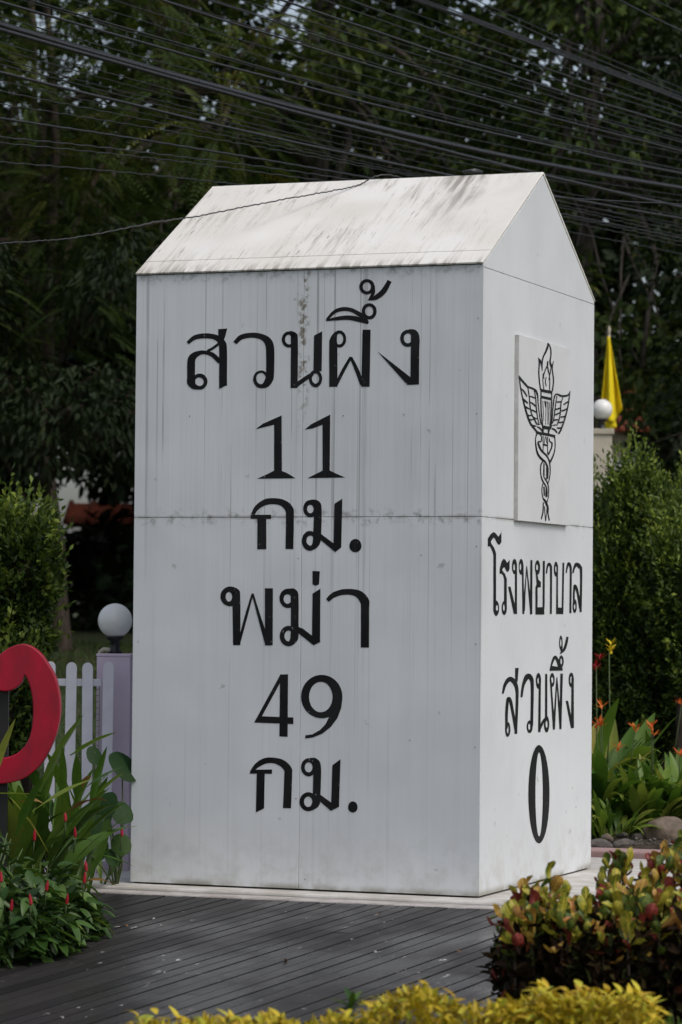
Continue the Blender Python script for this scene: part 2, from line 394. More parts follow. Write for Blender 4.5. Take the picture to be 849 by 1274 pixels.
GLYPHS=[
('thai_letter','f',[('S','-736 3151 -750 3166 -724 3159 -740 3175 -713 3167 -729 3185 -702 3174 -717 3195 -691 3178 -703 3203 -678 3181 -685 3208 -662 3183 -667 3211 -646 3184 -649 3213 -630 3184 -631 3213 -614 3183 -612 3213 -598 3181 -594 3210 -583 3178 -575 3207 -571 3173 -558 3202 -561 3167 -542 3195 -554 3160 -527 3187 -549 3152 -514 3176 -545 3144 -504 3164 -544 3139 -497 3151 -543 3135 -494 3138 -543 3123 -493 3123 -542 3099 -492 3099 -541 3060 -491 3060 -541 3011 -491 3010 -541 2957 -491 2956 -540 2905 -490 2904'),('P','-549 3236 -492 3238 -505 3190 -517 3162 -548 3175'),('S','-543 3161 -532 3147 -555 3153 -544 3140 -566 3145 -556 3132 -578 3137 -568 3125 -588 3131 -579 3118 -597 3126 -588 3113 -605 3123 -597 3109 -613 3119 -604 3105 -621 3116 -612 3101'),('S','-692 2920 -743 2920 -693 2952 -743 2953 -694 2986 -744 2987 -694 3017 -745 3018 -694 3040 -744 3044 -693 3053 -742 3062 -692 3058 -738 3075 -692 3060 -731 3085 -689 3064 -723 3093 -685 3070 -712 3100 -680 3076 -699 3106 -672 3081 -686 3109 -664 3086 -674 3111 -656 3089 -663 3113 -648 3091 -651 3114 -640 3091 -640 3113 -631 3090 -628 3112 -621 3088 -616 3110 -611 3085 -603 3107 -600 3080 -589 3103 -591 3075 -575 3097 -581 3067 -562 3087 -570 3057 -549 3076 -559 3046 -537 3065 -547 3034 -525 3055'),('S','-614 2930 -638 2930 -616 2917 -639 2922 -622 2905 -642 2916 -631 2895 -648 2910 -642 2888 -654 2907 -656 2884 -662 2905 -670 2884 -670 2905 -683 2888 -677 2907 -695 2896 -684 2911 -704 2906 -689 2917 -710 2919 -693 2923 -712 2932 -694 2931 -711 2946 -693 2938 -705 2958 -690 2944 -696 2968 -684 2950 -684 2975 -678 2954 -671 2978 -670 2956 -657 2978 -662 2955 -643 2974 -655 2953 -632 2967 -648 2949 -622 2956 -643 2944 -616 2944 -639 2937 -614 2930 -638 2930'),('S','-743 2957 -693 2956 -744 2950 -692 2948 -745 2941 -692 2940 -745 2931 -691 2935 -742 2920 -691 2933 -736 2910 -691 2930 -728 2902 -691 2926 -719 2895 -690 2922 -709 2890 -689 2918 -697 2886 -686 2915 -687 2885 -680 2911 -678 2885 -673 2908 -669 2885 -665 2904'),('P','-540 2911 -490 2910 -496 2920 -496 2916 -539 2886')]),
('thai_letter','f',[('S','-433 3144 -453 3160 -424 3152 -445 3169 -416 3160 -437 3178 -408 3166 -427 3188 -399 3171 -414 3197 -387 3175 -397 3203 -372 3178 -379 3207 -356 3180 -360 3209 -340 3181 -342 3210 -325 3180 -323 3210 -309 3178 -304 3208 -295 3174 -286 3205 -282 3169 -269 3200 -272 3163 -253 3194 -264 3156 -238 3187 -258 3148 -224 3177 -254 3141 -213 3165 -252 3135 -205 3153 -250 3130 -200 3139 -249 3120 -197 3124 -247 3104 -195 3105 -246 3078 -194 3077 -245 3044 -194 3043 -245 3011 -195 3009 -245 2985 -195 2983 -245 2968 -196 2966 -245 2959 -196 2955 -246 2954 -197 2945 -247 2949 -200 2934 -249 2942 -205 2923 -253 2935 -212 2912 -256 2929 -220 2903 -259 2923 -229 2895 -262 2918 -240 2890 -266 2913 -250 2887 -271 2907 -259 2886 -277 2900 -268 2885'),('S','-228 2937 -247 2942 -229 2922 -248 2933 -235 2909 -252 2924 -244 2898 -257 2917 -256 2890 -264 2913 -269 2886 -272 2910 -284 2886 -281 2910 -297 2891 -289 2913 -309 2899 -296 2918 -318 2910 -302 2925 -324 2924 -306 2934 -327 2939 -307 2943 -325 2953 -306 2952 -319 2967 -303 2961 -310 2978 -297 2968 -298 2985 -290 2972 -285 2989 -282 2975 -270 2989 -273 2975 -257 2985 -265 2972 -245 2976 -258 2967 -236 2965 -252 2960 -230 2951 -248 2951 -228 2937 -247 2942')]),
('thai_letter','f',[('S','-56 3164 -77 3164 -58 3151 -78 3157 -63 3139 -81 3149 -72 3129 -85 3143 -83 3122 -92 3139 -96 3118 -99 3137 -109 3118 -106 3137 -122 3122 -114 3140 -134 3130 -120 3144 -142 3140 -125 3150 -148 3153 -128 3158 -150 3166 -129 3166 -148 3179 -128 3174 -143 3192 -125 3181 -134 3202 -120 3187 -123 3209 -114 3191 -110 3212 -107 3193 -97 3212 -100 3193 -84 3208 -92 3190 -72 3200 -86 3186 -64 3190 -81 3180 -58 3177 -78 3172 -56 3164 -77 3164'),('S','-108 3196 -99 3215 -101 3191 -91 3214 -95 3187 -83 3212 -92 3183 -72 3209 -89 3178 -65 3204 -80 3171 -68 3206 -92 3185 -52 3194 -93 3181 -50 3182 -93 3156 -49 3155 -92 3105 -48 3104 -92 3035 -48 3034 -92 2958 -48 2957 -92 2884 -48 2883'),('S','-55 2886 -70 2906 -42 2894 -57 2915 -29 2903 -45 2923 -16 2911 -31 2932 -3 2920 -18 2940 11 2929 -4 2949 24 2937 10 2957 38 2946 25 2965 52 2955 39 2973'),('P','51 3184 101 3208 100 2977 49 2981'),('S','104 2935 85 2935 102 2921 84 2927 98 2908 82 2919 90 2897 78 2913 80 2889 72 2909 69 2885 66 2906 57 2886 60 2906 46 2890 54 2909 36 2898 48 2914 28 2909 44 2920 23 2922 41 2928 21 2936 40 2936 23 2951 41 2944 28 2964 44 2952 35 2975 48 2958 45 2982 53 2963 56 2986 59 2965 68 2986 66 2965 79 2982 72 2963 89 2974 77 2958 97 2962 81 2951 102 2949 84 2944 104 2935 85 2935')]),
('thai_letter','f',[('S','249 3160 231 3160 248 3146 230 3151 243 3133 227 3143 235 3123 223 3137 225 3115 217 3132 213 3111 210 3130 200 3112 203 3130 189 3116 196 3132 178 3124 190 3137 170 3135 185 3144 165 3148 182 3152 163 3162 181 3161 164 3176 182 3170 169 3188 185 3178 177 3199 189 3185 188 3206 195 3190 199 3210 202 3192 212 3210 209 3192 224 3206 216 3189 234 3198 222 3184 242 3187 227 3177 247 3174 230 3169 249 3160 231 3160'),('S','198 2886 147 2887 197 2946 147 2947 197 3008 146 3009 196 3065 145 3066 195 3109 145 3110 195 3133 145 3133 193 3144 145 3143 192 3146 145 3151 192 3151 148 3159 192 3160 152 3170 192 3168 159 3181 193 3176 166 3190 194 3183 173 3197 196 3187 181 3203 199 3190 189 3206 204 3194 196 3208 209 3198 202 3210'),('S','195 2887 178 2896 208 2911 190 2920 221 2934 202 2943 233 2957 214 2967 245 2979 226 2988 256 2998 238 3008 266 3016 249 3025 276 3033 260 3042 286 3051 271 3059'),('S','271 3051 286 3058 278 3035 295 3042 286 3019 304 3027 293 3003 313 3011 301 2984 323 2993 310 2963 333 2972 319 2940 343 2948 328 2916 353 2924 338 2892 363 2901'),('P','349 3211 398 3210 395 2883 344 2884')]),
('vowel_mark','f',[('S','133 3269 123 3278 146 3280 134 3291 159 3292 145 3304 171 3302 157 3317 183 3310 171 3327 195 3315 185 3335 208 3318 201 3340 220 3320 216 3343 233 3321 232 3345 246 3321 247 3344 258 3319 262 3342 271 3316 278 3338 284 3311 293 3333 296 3305 308 3326 309 3297 323 3318 323 3288 337 3310 337 3280 351 3302'),('S','125 3265 123 3273 142 3266 139 3277 159 3267 156 3282 176 3268 172 3286 193 3268 189 3289 210 3269 207 3292 227 3270 225 3294 244 3270 243 3295 260 3269 261 3295 275 3267 279 3294 290 3264 295 3292 305 3260 312 3289 319 3257 328 3284 334 3253 343 3278 350 3250 358 3270 365 3246 372 3262 381 3242 386 3254'),('S','434 3314 413 3315 432 3301 412 3307 427 3289 410 3300 419 3279 405 3294 408 3272 399 3290 395 3269 392 3288 382 3269 385 3289 370 3273 378 3291 359 3281 372 3295 350 3291 368 3301 345 3304 364 3309 343 3317 363 3316 344 3330 364 3324 350 3342 367 3331 358 3352 372 3337 369 3359 378 3341 381 3362 385 3343 394 3362 392 3343 407 3358 399 3340 418 3350 405 3336 427 3340 409 3330 432 3328 412 3323 434 3314 413 3315'),('S','326 3298 343 3310 333 3288 351 3301 341 3278 360 3292 349 3268 368 3283 356 3261 375 3275 362 3255 379 3269 368 3251 382 3263 374 3248 385 3257 379 3245 388 3251')]),
('tone_mark','f',[('S','420 3456 398 3456 419 3443 397 3449 413 3432 394 3442 404 3423 390 3437 393 3416 384 3433 380 3413 377 3431 367 3413 370 3431 354 3417 363 3433 343 3424 357 3438 334 3434 352 3443 328 3446 349 3450 326 3458 348 3458 328 3471 349 3465 333 3482 352 3472 342 3491 357 3477 353 3498 363 3481 366 3501 369 3483 380 3501 377 3483 392 3497 383 3480 404 3490 389 3476 413 3480 394 3470 418 3468 397 3464 420 3456 398 3456'),('S','402 3463 422 3462 402 3452 422 3451 402 3441 423 3440 402 3431 424 3428 400 3422 422 3417 398 3414 417 3406 394 3406 411 3396 389 3397 405 3388 385 3387 399 3379'),('S','380 3378 379 3384 393 3378 390 3389 405 3377 401 3394 419 3378 411 3399 433 3381 420 3405 447 3387 430 3412 461 3395 441 3420 475 3405 452 3429 488 3418 462 3438 498 3432 471 3450 507 3448 480 3463 515 3465 490 3478 524 3480 499 3493')]),
('thai_letter','f',[('S','671 3154 649 3154 669 3140 648 3146 664 3127 645 3139 655 3117 641 3133 644 3110 635 3129 631 3106 628 3127 618 3106 621 3127 605 3111 614 3129 594 3118 608 3134 585 3129 604 3140 580 3142 601 3148 578 3156 600 3156 579 3170 601 3164 585 3183 603 3171 593 3193 608 3177 605 3200 614 3181 617 3204 621 3183 631 3204 628 3183 643 3199 634 3181 655 3192 640 3176 663 3181 645 3170 669 3168 648 3163 671 3154 649 3154'),('S','626 3192 630 3207 634 3187 639 3207 642 3183 648 3207 647 3180 659 3206 648 3177 671 3202 647 3175 681 3193 646 3173 688 3184 645 3168 692 3173 645 3160 694 3161 645 3148 696 3147 644 3133 696 3130 643 3116 695 3113 643 3100 695 3097'),('P','643 3170 694 3169 694 2891 642 2889'),('P','440 3085 641 2934 658 2891 624 2889')]),
('numeral','f',[('P','-308 2648 -262 2680 -146 2726 -141 2405 -106 2391 -56 2362 -295 2361 -228 2389 -190 2407 -192 2673')]),
('numeral','f',[('P','-1 2642 36 2672 155 2727 155 2405 190 2389 250 2364 18 2362 76 2389 111 2405 108 2669 47 2648')]),
('thai_letter','f',[('S','-319 2137 -336 2145 -310 2150 -330 2160 -301 2163 -323 2174 -293 2175 -316 2189 -283 2184 -305 2204 -272 2192 -292 2216 -259 2199 -278 2226 -246 2205 -262 2235 -234 2209 -247 2242 -222 2211 -231 2246 -211 2213 -215 2248 -199 2213 -199 2248 -187 2213 -185 2248 -174 2211 -170 2247 -161 2209 -154 2245 -150 2205 -137 2242 -141 2201 -122 2236 -134 2195 -107 2229 -127 2188 -93 2220 -121 2181 -81 2208 -117 2173 -72 2196 -115 2169 -66 2184 -114 2168 -64 2172 -114 2158 -64 2159 -113 2137 -64 2137 -113 2101 -64 2100 -113 2054 -64 2053 -114 2003 -65 2002 -114 1954 -65 1953'),('P','-333 2129 -332 2150 -307 2152 -205 2152 -205 2128'),('P','-291 2137 -236 2137 -233 1953 -290 1952')]),
('thai_letter','f',[('S','82 2186 58 2184 80 2172 57 2177 75 2159 55 2171 67 2149 51 2166 56 2141 46 2162 44 2137 41 2160 32 2137 35 2160 20 2141 29 2162 9 2149 25 2166 0 2160 21 2171 -5 2173 18 2177 -7 2187 17 2184 -5 2201 18 2191 0 2214 20 2197 8 2225 24 2202 19 2232 29 2206 31 2236 34 2208 43 2236 40 2208 56 2232 46 2206 66 2224 51 2202 75 2214 54 2197 80 2201 57 2191 82 2186 58 2184'),('S','35 2221 39 2238 44 2216 49 2238 53 2212 59 2239 59 2209 72 2237 61 2205 83 2233 62 2202 92 2227 59 2204 101 2218 59 2200 105 2205 59 2186 107 2187 59 2160 108 2159 59 2125 108 2123 58 2086 107 2085 58 2049 106 2048'),('S','86 2001 64 2002 85 1985 63 1994 79 1970 60 1987 70 1958 55 1981 58 1949 50 1976 44 1944 43 1974 30 1944 36 1974 16 1949 30 1976 4 1957 24 1981 -5 1970 19 1987 -11 1985 16 1994 -13 2001 15 2002 -11 2017 16 2010 -6 2032 19 2018 4 2045 23 2024 15 2054 29 2029 29 2058 36 2031 43 2058 43 2031 57 2053 49 2029 69 2045 55 2024 78 2032 60 2018 84 2017 62 2010 86 2001 64 2002'),('S','57 2074 106 2073 57 2055 106 2054 56 2035 106 2033 56 2017 105 2013 55 2003 102 1994 54 1994 95 1978 52 1986 85 1967 48 1976 76 1959 44 1965 67 1952'),('P','103 2042 184 1986 217 1959 194 1936 104 2005'),('P','186 2214 234 2243 230 1964 194 1936 182 1974')]),
('full_stop','f',[('P','354 1974 352 1961 346 1949 335 1940 323 1936 310 1936 298 1940 287 1949 281 1960 279 1974 282 1987 288 1999 298 2007 309 2012 323 2012 335 2007 344 1999 350 1987')]),
('thai_letter','f',[('S','-395 1679 -445 1676 -398 1663 -445 1668 -405 1648 -448 1661 -416 1635 -451 1655 -431 1626 -456 1651 -448 1621 -462 1648 -465 1621 -468 1648 -482 1626 -473 1651 -497 1634 -478 1655 -509 1647 -482 1661 -516 1662 -485 1668 -519 1678 -486 1676 -516 1695 -485 1684 -509 1710 -483 1691 -498 1722 -479 1697 -483 1731 -474 1701 -466 1736 -468 1703 -449 1736 -463 1704 -432 1732 -457 1701 -417 1723 -452 1697 -405 1710 -448 1691 -398 1695 -446 1684 -395 1679 -445 1676'),('S','-461 1711 -453 1732 -453 1706 -444 1731 -445 1702 -434 1731 -441 1698 -421 1728 -437 1693 -411 1722 -433 1688 -410 1723 -443 1702 -397 1709 -443 1696 -395 1697 -443 1669 -394 1671 -442 1618 -392 1619 -440 1547 -391 1548 -438 1470 -391 1471 -436 1396 -390 1397'),('S','-390 1410 -406 1413 -379 1448 -396 1452 -368 1487 -385 1491 -358 1525 -375 1529 -347 1561 -364 1565 -338 1596 -354 1600 -329 1629 -343 1633 -320 1661 -333 1665 -310 1694 -322 1697'),('S','-322 1694 -310 1697 -313 1662 -299 1665 -303 1630 -289 1634 -294 1597 -277 1601 -283 1561 -265 1566 -272 1523 -251 1529 -260 1483 -237 1489 -247 1441 -222 1449 -235 1401 -207 1409'),('P','-240 1727 -190 1727 -188 1398 -236 1397')]),
('thai_letter','f',[('S','-41 1670 -75 1666 -43 1654 -76 1658 -49 1639 -78 1651 -59 1627 -83 1645 -72 1618 -89 1641 -87 1614 -95 1639 -102 1614 -102 1638 -117 1618 -109 1641 -130 1627 -115 1645 -140 1639 -119 1651 -147 1653 -122 1658 -149 1669 -123 1666 -147 1685 -122 1673 -141 1700 -120 1681 -131 1712 -115 1687 -118 1721 -109 1691 -103 1725 -103 1693 -88 1726 -96 1693 -73 1721 -89 1691 -60 1712 -83 1687 -50 1700 -79 1681 -43 1686 -76 1674 -41 1670 -75 1666'),('S','-96 1704 -90 1726 -87 1699 -81 1726 -80 1695 -71 1728 -78 1692 -57 1726 -79 1690 -44 1717 -80 1689 -36 1707 -80 1689 -32 1695 -79 1680 -31 1682 -79 1659 -30 1660 -78 1625 -29 1626 -77 1580 -29 1580 -77 1531 -29 1531 -77 1484 -28 1485'),('S','-35 1453 -64 1453 -37 1437 -65 1444 -43 1421 -68 1436 -53 1409 -73 1429 -67 1399 -79 1424 -82 1394 -86 1422 -97 1394 -93 1422 -113 1399 -100 1424 -126 1408 -107 1429 -136 1420 -111 1436 -143 1435 -115 1444 -145 1452 -116 1452 -143 1469 -115 1461 -137 1484 -112 1469 -127 1497 -107 1476 -114 1506 -101 1481 -98 1511 -94 1484 -83 1511 -87 1484 -68 1507 -80 1481 -54 1498 -73 1477 -44 1485 -69 1470 -37 1470 -66 1462 -35 1453 -64 1453'),('S','-77 1509 -29 1510 -77 1491 -28 1492 -77 1473 -27 1473 -78 1457 -28 1454 -78 1446 -31 1435 -79 1440 -41 1419 -81 1433 -52 1410 -86 1424 -63 1404 -91 1414 -72 1399'),('P','-31 1506 -3 1497 58 1454 109 1424 65 1401 -30 1470'),('P','56 1698 104 1726 105 1420 65 1401 55 1454')]),
('tone_mark','f',[('P','54 1828 100 1826 95 1751 75 1743 55 1751')]),
('thai_letter','f',[('S','156 1651 139 1667 165 1658 146 1675 174 1665 154 1684 182 1671 163 1693 191 1676 175 1702 202 1681 188 1709 214 1685 202 1714 227 1688 218 1719 239 1691 233 1723 253 1692 249 1725 267 1693 266 1726 281 1693 283 1726 294 1691 298 1726 305 1688 313 1724 315 1685 328 1722 323 1680 342 1718 329 1675 357 1712 335 1669 370 1703 341 1661 382 1693 346 1653 393 1680 350 1645 400 1668 352 1642 404 1658 352 1646 405 1647 352 1637 404 1636 353 1613 403 1613 353 1570 403 1570 354 1514 404 1514 354 1451 404 1452 354 1392 404 1392')]),
('numeral','f',[('P','-141 1231 -91 1232 -90 873 -141 874'),('P','-299 951 -138 1231 -132 1196 -251 988'),('P','-299 951 -267 988 -56 985 -55 947')]),
('numeral','f',[('S','245 1110 185 1107 242 1084 183 1089 234 1059 179 1071 221 1037 171 1055 203 1017 161 1041 182 1001 149 1031 158 990 135 1023 132 984 121 1019 106 984 106 1018 80 989 91 1022 55 999 77 1029 33 1014 65 1040 15 1033 54 1053 2 1055 47 1069 -7 1080 42 1086 -10 1106 40 1104 -7 1132 41 1122 1 1157 46 1140 14 1180 53 1156 32 1199 63 1169 53 1215 75 1180 77 1226 89 1188 103 1232 104 1192 130 1232 119 1192 156 1227 134 1189 180 1217 148 1182 202 1202 160 1171 220 1183 170 1158 233 1161 178 1142 242 1136 183 1125 245 1110 185 1107'),('P','245 1100 238 1044 216 988 177 937 124 896 64 872 18 866 19 884 63 891 110 917 143 951 160 984 183 1024 202 1075')]),
('thai_letter','f',[('S','-312 657 -324 666 -301 667 -316 678 -290 677 -308 691 -279 686 -299 703 -269 694 -289 714 -258 700 -277 724 -248 706 -265 733 -237 711 -251 740 -226 715 -237 746 -215 718 -222 750 -204 719 -206 752 -192 720 -191 752 -180 719 -175 752 -167 717 -160 750 -155 713 -143 748 -144 708 -127 744 -134 703 -112 738 -126 697 -99 731 -119 690 -86 721 -113 684 -75 710 -109 677 -66 699 -108 674 -61 688 -108 674 -59 676 -108 665 -60 665 -109 644 -60 644 -110 608 -61 608 -111 562 -62 562 -113 511 -63 511 -115 463 -65 463'),('P','-326 655 -306 678 -185 683 -185 658'),('P','-280 664 -230 665 -232 458 -283 433')]),
('thai_letter','f',[('S','88 702 65 702 86 687 64 694 81 674 62 686 72 662 57 680 61 654 51 675 48 649 45 673 35 649 38 673 22 653 31 675 11 661 26 679 2 672 21 685 -4 685 18 692 -6 700 17 700 -4 715 18 709 1 728 21 716 10 740 25 722 21 748 31 727 34 753 37 729 47 753 44 730 60 749 51 727 72 741 57 723 80 730 61 717 86 717 64 710 88 702 65 702'),('S','43 732 47 755 52 729 56 756 60 726 66 757 64 723 79 757 66 719 91 752 67 717 100 746 67 716 109 736 68 712 115 721 69 697 118 700 70 669 119 670 70 631 118 631 69 589 117 589 68 549 116 549'),('S','94 506 66 505 92 490 65 496 86 476 62 489 76 464 57 482 63 455 51 477 49 450 44 475 33 450 37 474 19 454 30 477 6 462 24 481 -4 473 19 487 -11 487 16 495 -13 502 15 503 -11 518 16 512 -5 532 19 520 5 544 24 526 18 553 30 531 32 558 37 534 48 559 44 534 62 555 51 532 75 546 57 527 85 535 62 521 92 521 65 513 94 506 66 505'),('S','69 568 115 568 68 549 115 550 68 531 116 532 67 516 116 513 66 505 112 493 64 498 102 477 61 489 89 467 56 479 77 461 50 467 66 455'),('P','110 550 188 500 230 484 181 456 107 512'),('P','187 717 237 753 230 481 181 456 182 502')]),
('full_stop','f',[('P','343 483 342 472 337 462 329 455 319 451 309 451 300 454 291 461 286 471 285 482 287 493 292 503 299 510 309 514 319 514 328 511 336 504 341 494')]),
('thai_letter','s',[('P','-1013 1971 -1014 2016 -966 2042 -918 2056 -879 2053 -819 2032 -763 2059 -762 2003 -793 1987 -828 1988 -858 2003 -885 2021 -912 2025 -960 2000 -941 1986 -891 1964 -861 1934 -854 1643 -903 1628 -910 1926 -932 1948 -974 1974'),('S','-797 1623 -817 1624 -799 1611 -818 1620 -805 1599 -820 1615 -815 1590 -824 1612 -828 1583 -828 1609 -843 1579 -834 1608 -858 1579 -839 1608 -873 1583 -845 1609 -886 1590 -849 1612 -896 1599 -853 1615 -903 1610 -856 1620 -905 1623 -856 1624 -903 1635 -856 1629 -897 1646 -854 1633 -888 1656 -850 1637 -875 1663 -845 1639 -860 1666 -840 1641 -845 1666 -834 1641 -830 1663 -829 1640 -817 1656 -824 1637 -806 1647 -820 1633 -800 1635 -818 1629 -797 1623 -817 1624')]),
('thai_letter','s',[('P','-794 1820 -790 1849 -759 1891 -722 1908 -692 1904 -652 1885 -604 1904 -606 1851 -633 1833 -666 1837 -696 1859 -726 1856 -745 1842 -690 1820 -657 1793 -653 1629 -704 1652 -707 1789 -725 1811 -757 1822'),('S','-651 1625 -691 1627 -652 1614 -691 1622 -658 1603 -693 1617 -667 1594 -696 1613 -679 1588 -700 1610 -693 1585 -705 1608 -707 1585 -710 1608 -720 1588 -715 1610 -733 1594 -719 1613 -742 1603 -723 1617 -748 1613 -725 1622 -750 1625 -726 1627 -749 1636 -725 1632 -743 1647 -723 1637 -734 1655 -720 1642 -722 1662 -716 1644 -709 1665 -711 1646 -694 1665 -706 1646 -681 1662 -701 1645 -669 1656 -697 1642 -659 1647 -694 1638 -653 1637 -692 1633 -651 1625 -691 1627')]),
('thai_letter','s',[('S','-464 1868 -499 1862 -465 1855 -500 1857 -471 1843 -502 1852 -480 1833 -505 1848 -491 1826 -509 1845 -504 1823 -514 1844 -518 1822 -519 1844 -531 1826 -524 1845 -543 1833 -529 1848 -552 1842 -532 1852 -558 1853 -534 1857 -560 1866 -535 1862 -559 1879 -534 1867 -553 1890 -532 1872 -545 1900 -529 1876 -533 1907 -525 1879 -520 1911 -520 1880 -506 1911 -515 1880 -493 1908 -510 1879 -481 1901 -506 1876 -472 1892 -502 1872 -466 1880 -500 1868 -464 1868 -499 1862'),('P','-503 1892 -464 1877 -457 1591 -514 1591 -499 1645'),('P','-631 1748 -586 1749 -499 1645 -457 1591 -519 1591')]),
('thai_letter','s',[('S','-338 1867 -382 1867 -339 1854 -382 1861 -344 1842 -384 1856 -353 1832 -387 1851 -364 1824 -390 1848 -376 1821 -394 1846 -390 1820 -399 1846 -402 1824 -403 1848 -414 1831 -407 1851 -423 1841 -410 1855 -428 1853 -412 1860 -430 1866 -412 1866 -429 1879 -412 1872 -424 1891 -410 1877 -415 1901 -407 1881 -404 1909 -404 1885 -392 1912 -400 1886 -379 1913 -395 1886 -366 1909 -391 1885 -354 1902 -387 1882 -346 1892 -384 1877 -340 1880 -382 1872 -338 1867 -382 1867'),('P','-372 1894 -338 1879 -316 1591 -352 1591'),('S','-303 1607 -350 1607 -301 1635 -342 1636 -299 1663 -335 1664 -296 1692 -327 1693 -293 1724 -319 1724 -288 1759 -310 1759 -281 1796 -301 1796 -274 1834 -292 1834 -268 1872 -283 1872'),('S','-283 1872 -268 1873 -274 1841 -256 1842 -266 1811 -244 1812 -257 1780 -232 1781 -248 1747 -219 1748 -237 1713 -204 1715 -226 1678 -189 1679 -215 1642 -173 1644 -204 1607 -157 1608'),('P','-203 1909 -163 1910 -159 1590 -204 1590')]),
('thai_letter','s',[('S','-6 1869 -46 1870 -8 1856 -47 1865 -14 1845 -49 1860 -23 1836 -53 1856 -36 1829 -58 1854 -51 1825 -64 1852 -66 1825 -70 1852 -80 1828 -76 1853 -93 1835 -81 1856 -103 1844 -85 1860 -110 1855 -87 1864 -112 1867 -88 1869 -110 1879 -88 1874 -104 1891 -85 1878 -95 1900 -81 1882 -82 1907 -76 1885 -68 1911 -71 1886 -53 1911 -64 1887 -38 1908 -59 1885 -25 1901 -53 1883 -15 1892 -49 1879 -8 1881 -47 1875 -6 1869 -46 1870'),('P','-96 1836 -55 1821 -39 1797 10 1782 10 1752 -54 1748 -54 1631 83 1634 84 1588 -95 1588 -99 1749 -76 1769'),('P','47 1909 88 1910 89 1624 48 1624')]),
('thai_letter','s',[('S','135 1835 108 1835 139 1844 111 1845 143 1854 114 1854 147 1862 117 1863 153 1870 121 1872 162 1877 127 1880 174 1883 133 1888 184 1887 142 1895 182 1887 162 1901 167 1887 197 1900 170 1886 214 1895 178 1882 224 1889 186 1877 230 1884 202 1872 222 1885 192 1878 237 1881 193 1872 238 1873 195 1848 239 1849 197 1800 240 1800 198 1734 240 1735 198 1662 240 1662 199 1593 240 1593')]),
('thai_letter','s',[('S','363 1865 335 1865 361 1852 334 1860 356 1840 333 1855 348 1830 330 1851 338 1823 326 1848 326 1819 321 1847 313 1819 316 1847 301 1822 312 1848 290 1829 308 1851 282 1839 305 1855 276 1851 303 1859 274 1864 302 1864 276 1877 302 1869 281 1888 304 1874 289 1898 307 1877 299 1906 311 1880 311 1910 316 1882 324 1910 320 1882 336 1906 325 1881 347 1899 329 1878 355 1890 332 1874 361 1878 334 1870 363 1865 335 1865'),('P','329 1890 359 1891 368 1629 326 1629'),('P','326 1633 480 1630 478 1592 327 1592'),('P','454 1905 491 1906 480 1617 444 1617')]),
('thai_letter','s',[('S','548 1843 520 1844 553 1852 524 1852 558 1861 528 1861 563 1869 532 1870 570 1877 537 1879 580 1885 542 1887 592 1893 549 1896 603 1898 557 1905 596 1897 583 1912 576 1897 622 1908 583 1894 634 1901 592 1888 643 1893 600 1881 649 1885 606 1876 651 1883 607 1878 655 1880 609 1870 656 1871 611 1846 656 1847 611 1799 656 1799 611 1735 655 1736 610 1665 653 1665 609 1598 652 1598')]),
('thai_letter','s',[('S','696 1845 663 1846 705 1854 669 1855 713 1863 675 1865 721 1871 681 1874 732 1878 689 1882 745 1884 696 1890 759 1889 705 1898 770 1891 720 1906 764 1889 753 1912 758 1889 792 1911 766 1887 820 1907 778 1884 844 1900 794 1878 857 1894 815 1874 859 1893 816 1878 877 1887 825 1873 883 1875 832 1849 885 1850 835 1803 884 1804 834 1741 882 1741 831 1672 879 1672 829 1606 876 1606'),('S','727 1651 687 1651 725 1668 685 1667 723 1685 683 1684 722 1701 682 1701 722 1716 682 1716 726 1731 683 1732 731 1746 685 1747 737 1758 689 1760 743 1765 694 1769 731 1762 720 1777 710 1763 755 1773 715 1760 767 1767 724 1754 777 1761 733 1748 787 1754 743 1740 797 1745 754 1729 807 1733 766 1716 817 1719 779 1697 828 1699 792 1674 839 1676 806 1650 850 1652 820 1626 860 1628'),('S','767 1643 738 1643 766 1631 738 1637 761 1619 736 1631 752 1610 733 1627 741 1603 729 1623 729 1600 724 1622 716 1600 719 1622 703 1603 714 1623 692 1610 710 1627 683 1619 707 1631 677 1630 705 1637 675 1643 704 1643 677 1655 705 1649 682 1666 706 1654 690 1675 710 1659 701 1682 714 1662 714 1686 718 1664 727 1686 723 1664 739 1682 728 1662 751 1676 732 1659 759 1667 735 1654 765 1655 738 1649 767 1643 738 1643')]),
